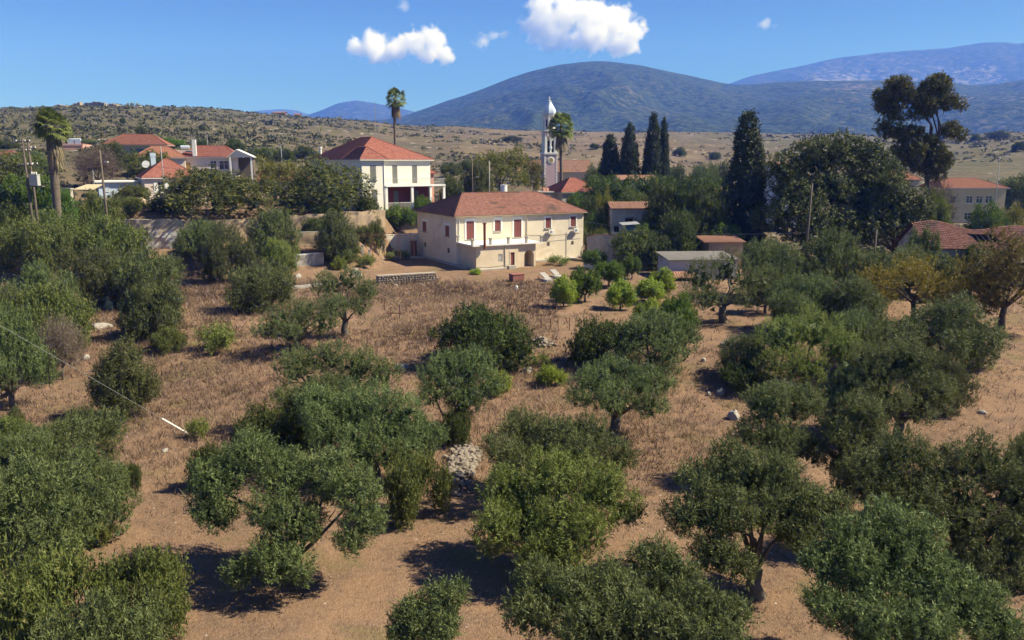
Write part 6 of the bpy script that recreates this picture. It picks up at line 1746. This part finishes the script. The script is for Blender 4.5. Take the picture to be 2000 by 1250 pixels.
# ------------------------------------------------------------------ poles and wires
POLE = surf('grey_pole_wood', (0.15, 0.12, 0.095), (0.10, 0.08, 0.065), 4, 0.95)
TIPS = {}
def pole(key, px, top, base, y, label, r=0.13, mat=None, arms=(), lamp=None, lean=0.0, name='utility_pole', cat='pole', px_top=None):
    b = P(px, base, y); b[2] = float(H(b[0], b[1])); tz = P(px, top, y)[2] - b[2]
    o = empty(name, tuple(b), 0, label, cat)
    MB().tube([(0, 0, -0.5), (lean * 0.5, 0, tz * 0.5), (lean, 0, tz)], [r * 1.25, r, r * 0.75], 8).build('post', mat or POLE, o, True)
    for dz in arms:
        a = MB().box(-0.85, 0.85, -0.05, 0.05, tz - dz - 0.06, tz - dz + 0.06).build('crossarm', mat or POLE, o)
        for q in (-0.75, -0.25, 0.25, 0.75): MB().lathe([(0.05, tz - dz + .062), (0.07, tz - dz + .16), (0.05, tz - dz + .24)], 7, (q, 0)).build('insulator', WHITE, a)
    if lamp:
        MB().tube([(lean, 0, tz - lamp), (lean + 0.7, -0.3, tz - lamp + 0.35)], 0.03, 5).build('lamp_arm', GREYM, o)
        MB().box(lean + 0.62, lean + 1.05, -0.42, -0.2, tz - lamp + 0.28, tz - lamp + 0.42).build('lamp_head', WHITE, o)
    TIPS[key] = b + np.array([lean, 0, tz - 0.1])
    return o
t1 = pole('tr1', 63, 270, 432, 92, 'transformer pole, the taller dark wooden one of the pair', 0.15, arms=(0.4, 1.4, 3.0))
t2 = pole('tr2', 73, 276, 432, 92.4, 'transformer pole, the one with the curved bracket of the pair', 0.15, arms=(0.8, 2.6))
bz_ = P(68, 352, 91.8)
o = MB().box(-0.45, 0.45, -0.3, 0.3, -0.6, 0.6).box(-0.5, 0.5, -0.35, 0.35, 0.602, 0.68).build('transformer_box', surf('pale_grey_box', (0.42, 0.42, 0.40), None, 2)); o.location = tuple(bz_); tag(o, 'grey transformer box mounted between the two dark poles', 'transformer')
MB().box(-0.9, 0.9, -0.25, 0.4, -0.75, -0.62).build('bracket', POLE, o)
for q in (-0.25, 0.0, 0.25): MB().lathe([(0.06, 0.685), (0.08, 0.8), (0.04, 0.95)], 7, (q, 0)).build('bushing', WHITE, o)
pole('w1', 213, 293, 462, 101, 'tall weathered wooden pole in front of the retaining wall', 0.14, arms=(), lamp=1.8, lean=-0.1)
pole('m1', 324, 285, 405, 117, 'thin dark metal pole before the house with the dish', 0.07, GREYM)
pole('b1', 923, 310, 400, 138, 'dark wooden pole just above the cream house ridge', 0.12, lamp=3.4)
pole('b2', 956, 314, 400, 142, 'slim pale concrete pole beside the white water tank', 0.1, CONC)
pole('r1', 1571, 358, 520, 101, 'leaning wooden pole with guy wire before the enormous dark tree', 0.13, lean=0.25, lamp=7.0)
pole('r2', 1703, 448, 550, 91, 'short wooden pole without lamp before the dark trees', 0.12)
pole('f1', 1938, 305, 440, 135, 'thin floodlight mast before the yellow school', 0.07, GREYM, lamp=0.3)
pole('h1', 552, 285, 345, 170, 'thin distant pole in the green belt', 0.08, GREYM)
pole('h2', 408, 262, 318, 200, 'thin distant pole behind the pink bungalow', 0.08, GREYM)
pole('l1', 183, 332, 350, 118, 'little garden lamp post above the awning', 0.05, GREYM)
WIRE = surf('black_wire', (0.03, 0.03, 0.03), (0.05, 0.05, 0.05), 2, 0.6)
def wire(a, b, sag, label, r=0.018, mat=None, name='power_line', cat='wire', group=None):
    a = np.array(TIPS[a] if isinstance(a, str) else a, float); b = np.array(TIPS[b] if isinstance(b, str) else b, float)
    pts = [a + (b - a) * t - np.array([0, 0, sag * 4 * t * (1 - t)]) - a for t in np.linspace(0, 1, 22)]
    o = MB().tube(pts, r, 4).build(name, mat or WIRE); o.location = tuple(a); return tag(o, label, cat, group)
T_ = lambda k, dz: TIPS[k] - np.array([0, 0, dz])
wire(T_('tr1', .5), T_('w1', .3), 0.7, 'upper wire between the transformer poles and the wooden pole')
wire(T_('tr2', 2.6), T_('w1', 2.2), 0.9, 'middle wire between the transformer poles and the wooden pole')
wire(T_('tr2', 4.0), T_('w1', 3.2), 0.9, 'lower wire between the transformer poles and the wooden pole')
wire(T_('w1', .3), T_('m1', .2), 0.4, 'wire from the wooden pole to the thin dark metal pole')
wire(T_('w1', 1.0), P(706, 330, 126), 1.2, 'long wire from the wooden pole to the white house')
wire(T_('tr1', .4), P(-60, 345, 60), 0.6, 'wire leaving the taller transformer pole toward the frame edge')
wire(T_('tr2', 3.0), P(-60, 395, 60), 0.6, 'wire leaving the bracketed transformer pole toward the frame edge')
wire(T_('b1', .3), P(1060, 372, 140), 1.0, 'wire from the dark pole to the tiled house')
wire(P(1139, 432, 119), T_('r1', 6.0), 0.9, 'pale cable from the cream house to the leaning pole', mat=surf('pale_cable', (0.4, 0.4, 0.38), None, 2))
wire(T_('r1', 6.0), T_('r2', .2), 0.3, 'cable between the leaning pole and the short pole')
wire(T_('r2', .2), P(1830, 478, 92), 0.4, 'cable from the short pole to the broken tile roof')
wire(T_('r1', .4), G(1542, 490), 0.0, 'slanting guy wire holding the leaning pole', 0.02)
wire(T_('f1', 6.0), P(1800, 408, 130), 0.3, 'cable crossing in front of the yellow school')
# guy wire with white guard in the foreground
gb = G(368, 848); gt = P(-30, 618, gb[1] - 7.0)
dv = unit(gt - gb)
o = MB().tube([dv * 0.05, dv * 1.95], 0.052, 8).build('guy_wire_guard', WHITE); o.location = tuple(gb); tag(o, 'slanting white plastic guard tube sticking out of brown grass', 'guard tube')
wire(gb + dv * 1.9, gb + (gt - gb) * 1.6, 0.0, 'thin pale guy wire running up from the white guard tube', 0.008, surf('pale_cable', (0.4, 0.4, 0.38)), 'guy_wire')

# bare little tree
plant('dead', 80, 168, 618, 742, 'bare little grey tree with few twigs in the brown grass', 'bare_tree', 'tree')

# ------------------------------------------------------------------ skyline: castle ruin and farm houses
def skyline():
    RU = surf('castle_stone', (0.34, 0.26, 0.19), (0.25, 0.19, 0.14), 0.08, 0.95, 0.5, 0.6)
    g = np.random.default_rng(8)
    y = 515; c = P(190, 212, y); zb = float(H(c[0], c[1])); s = y / F
    o = empty('castle_ruin', (c[0], c[1], zb - 1.0), 0, 'crumbling stone castle ruin on the hilltop skyline', 'castle')
    prof = [(112, 207), (122, 204), (133, 207), (145, 209), (152, 204), (165, 201), (190, 199), (212, 201), (225, 204), (238, 209), (250, 209), (258, 207), (272, 207), (274, 213)]
    for i in range(len(prof) - 1):
        (a, ta), (b, tb) = prof[i], prof[i + 1]
        xa, xb = (a - 190) * s, (b - 190) * s; za, zb_ = P(a, ta, y)[2] - zb + 1, P(b, tb, y)[2] - zb + 1
        n = 6; m = MB()
        xs = np.linspace(xa, xb, n + 1); zs = np.linspace(za, zb_, n + 1) + g.uniform(-0.45, 0.35, n + 1)
        yo = g.uniform(-6, 6); d = g.uniform(2, 6)
        for k in range(n):
            b0 = len(m.v)
            m.v += [(xs[k], yo, -4), (xs[k + 1], yo, -4), (xs[k + 1], yo + d, -4), (xs[k], yo + d, -4), (xs[k], yo, zs[k]), (xs[k + 1], yo, zs[k + 1]), (xs[k + 1], yo + d, zs[k + 1]), (xs[k], yo + d, zs[k])]
            for f in ((4, 5, 6, 7), (0, 1, 5, 4), (1, 2, 6, 5), (2, 3, 7, 6), (3, 0, 4, 7)): m.f.append(tuple(b0 + q for q in f))
        m.build('wall_fragment', RU, o)
skyline()
for px, py, y, w, lb in ((534, 229, 640, 9.0, 'long low stone farm building on the skyline'), (574, 231, 650, 4.5, 'small square cabin on the skyline')):
    b = P(px, py, y); z = float(H(b[0], y)); o = empty('farm_building', (b[0], y, z - 0.5), 0, lb, 'building')
    walls(o, w, 6, -1, 3.0, PL_TAN, front=[(w * .3, w * .3 + 1, 1, 2.2)]); roof(o, 0, w, 0, 6, 3.05, 1.2, 0, 0, T_PALE, du=0.5, pitch=0.7, caps=False)
for i, (px, top, base, w) in enumerate(((1327, 290, 306, 42), (1395, 300, 312, 34), (1650, 285, 300, 46), (1000, 268, 276, 66), (240, 233, 243, 16), (275, 250, 264, 26), (395, 246, 256, 18), (1160, 283, 292, 24), (1065, 288, 300, 30), (1310, 330, 345, 60), (1830, 262, 276, 40), (1905, 265, 275, 30), (1950, 258, 272, 60), (1990, 280, 296, 40))):
    plant(('broad0', 'mastic0', 'broad2')[i % 3], px - w * .33, px + w * .33, top - 3, base, 'lone dark bush on the bare hillside', 'shrub', 'shrub', group='lone bushes dotted over the far hillside')

# ------------------------------------------------------------------ ground cover
def scatter_scrub():
    g = np.random.default_rng(21)
    N = 20000
    th = g.uniform(-0.62, 0.62, N); r = np.exp(g.uniform(math.log(135), math.log(860), N)); 
    x = r * np.sin(th); y = r * np.cos(th)
    dens = 0.25 + 0.75 * fbm(x * 0.015, y * 0.03, 31, 4) + 0.28 * ss(-20, -180, x) + 0.25 * ss(180, 330, x)
    keep = g.random(N) < np.clip((dens - 0.60) * 3.6, 0, 1); x, y, r = x[keep], y[keep], r[keep]; n = len(x)
    z = H(x, y)
    w = g.uniform(0.4, 1.5, n) * (1 + 0.8 * (g.random(n) < 0.06)) * (0.75 + r / 900); k = 13
    d = g.normal(size=(n, k, 3)); d[..., 2] = np.abs(d[..., 2]); d = unit(d)
    p = np.stack([x, y, z], -1)[:, None] + d * w[:, None, None] * np.array([1, 1, 0.62]) * g.uniform(0.5, 1, (n, k, 1))
    ld = unit(g.normal(size=(n, k, 3))); sd = unit(np.cross(ld, g.normal(size=(n, k, 3))))
    s = w[:, None, None] * 0.55
    V = np.stack([p - sd * s * .5, p + sd * s * .5, p + ld * s], 2).reshape(-1, 3)
    v = np.repeat(np.clip(g.random(n) * 0.7 + 0.15, 0, 1)[:, None] + g.normal(size=(n, k)) * 0.1, 3).clip(0, 1)
    m = leafmat('hill_scrub', (0.035, 0.040, 0.018), (0.115, 0.108, 0.05), (0.14, 0.11, 0.085), 0.9, trans=0.1)
    o = link('scrub', np_mesh('scrub', V, np.arange(len(V)).reshape(-1, 3), v), m); tag(o, 'low grey green scrub dotting the stony hillside', 'scrub', kind='stuff')
scatter_scrub()

def scatter_grass():
    g = np.random.default_rng(22)
    ca, sa_ = math.cos(A1), math.sin(A1)
    VV, AV = [], []
    def blades(x, y, hgt, k, wmul, spread, v):
        n = len(x); z = H(x, y)
        a = g.uniform(0, 6.28, (n, k)); sp = g.uniform(0.02, spread, (n, k)) * (0.6 + hgt[:, None])
        bx = x[:, None] + np.cos(a) * sp; by = y[:, None] + np.sin(a) * sp
        h = hgt[:, None] * g.uniform(0.5, 1.25, (n, k)); ln = h * g.uniform(0.15, 1.1, (n, k)); la = g.uniform(0, 6.28, (n, k))
        wd = ((0.006 + 0.00033 * y) * wmul)[:, None] * g.uniform(0.6, 1.5, (n, k)); wa = g.uniform(0, 3.14, (n, k))
        zb = np.repeat(z[:, None], k, 1) - 0.03
        p0 = np.stack([bx - np.cos(wa) * wd, by - np.sin(wa) * wd, zb], -1); p1 = np.stack([bx + np.cos(wa) * wd, by + np.sin(wa) * wd, zb], -1)
        p2 = np.stack([bx + np.cos(la) * ln, by + np.sin(la) * ln, zb + h], -1)
        VV.append(np.stack([p0, p1, p2], 2).reshape(-1, 3)); AV.append(np.repeat(np.clip(v[:, None] + g.normal(size=(n, k)) * 0.16, 0, 1).reshape(-1), 3))
    # tall dry grass on the terrace and its slope
    N = 62000
    y = np.sqrt(g.uniform(28 ** 2, 104 ** 2, N)); x = g.uniform(-0.72, 0.72, N) * y; px = 1000 + F * x / y
    lx = (x - CX) * ca + (y - CY) * sa_; ly = -(x - CX) * sa_ + (y - CY) * ca
    yard = (lx > -4) & (lx < 26) & (ly > -15) & (ly < 16)
    garden = ((px > 1090) & (y > 60)) | ((px > 1640) & (y > 30))
    tall = ss(31, 40, y) * (1 - ss(90, 99, y)) * np.where(garden, 0.12, 1.0) * ss(0.12, 0.46, fbm(x * 0.13, y * 0.13, 44, 4))
    kp = (g.random(N) < tall) & ~yard; x, y = x[kp], y[kp]
    pt = fbm(x * 0.16, y * 0.16, 51, 4); pt2 = fbm(x * 0.9, y * 0.9, 53, 2)
    blades(x, y, g.uniform(0.18, 0.6, len(x)) * (0.5 + 0.9 * pt2), 6, 1.0, 0.35, (pt - 0.5) * 2.0 + 0.42 + (pt2 - 0.5) * 0.5)
    # short straw stubble
    N = 56000
    y = np.sqrt(g.uniform(14 ** 2, 62 ** 2, N)); x = g.uniform(-0.72, 0.72, N) * y
    pt = fbm(x * 0.35, y * 0.35, 61, 4); kp = g.random(N) < ss(0.34, 0.62, pt) * 0.9 + 0.1; x, y, pt = x[kp], y[kp], pt[kp]
    blades(x, y, g.uniform(0.04, 0.16, len(x)), 4, 0.9, 0.3, (pt - 0.5) * 1.6 + 0.5)
    V = np.vstack(VV)
    m = leafmat('dry_grass_blades', (0.125, 0.082, 0.056), (0.36, 0.26, 0.168), trans=0.3)
    o = link('dry_grass', np_mesh('dry_grass', V, np.arange(len(V)).reshape(-1, 3), np.concatenate(AV)), m)
    tag(o, 'dry straw coloured grass covering the grove and slope', 'grass', kind='stuff')
    return len(V) // 3
NG = scatter_grass()
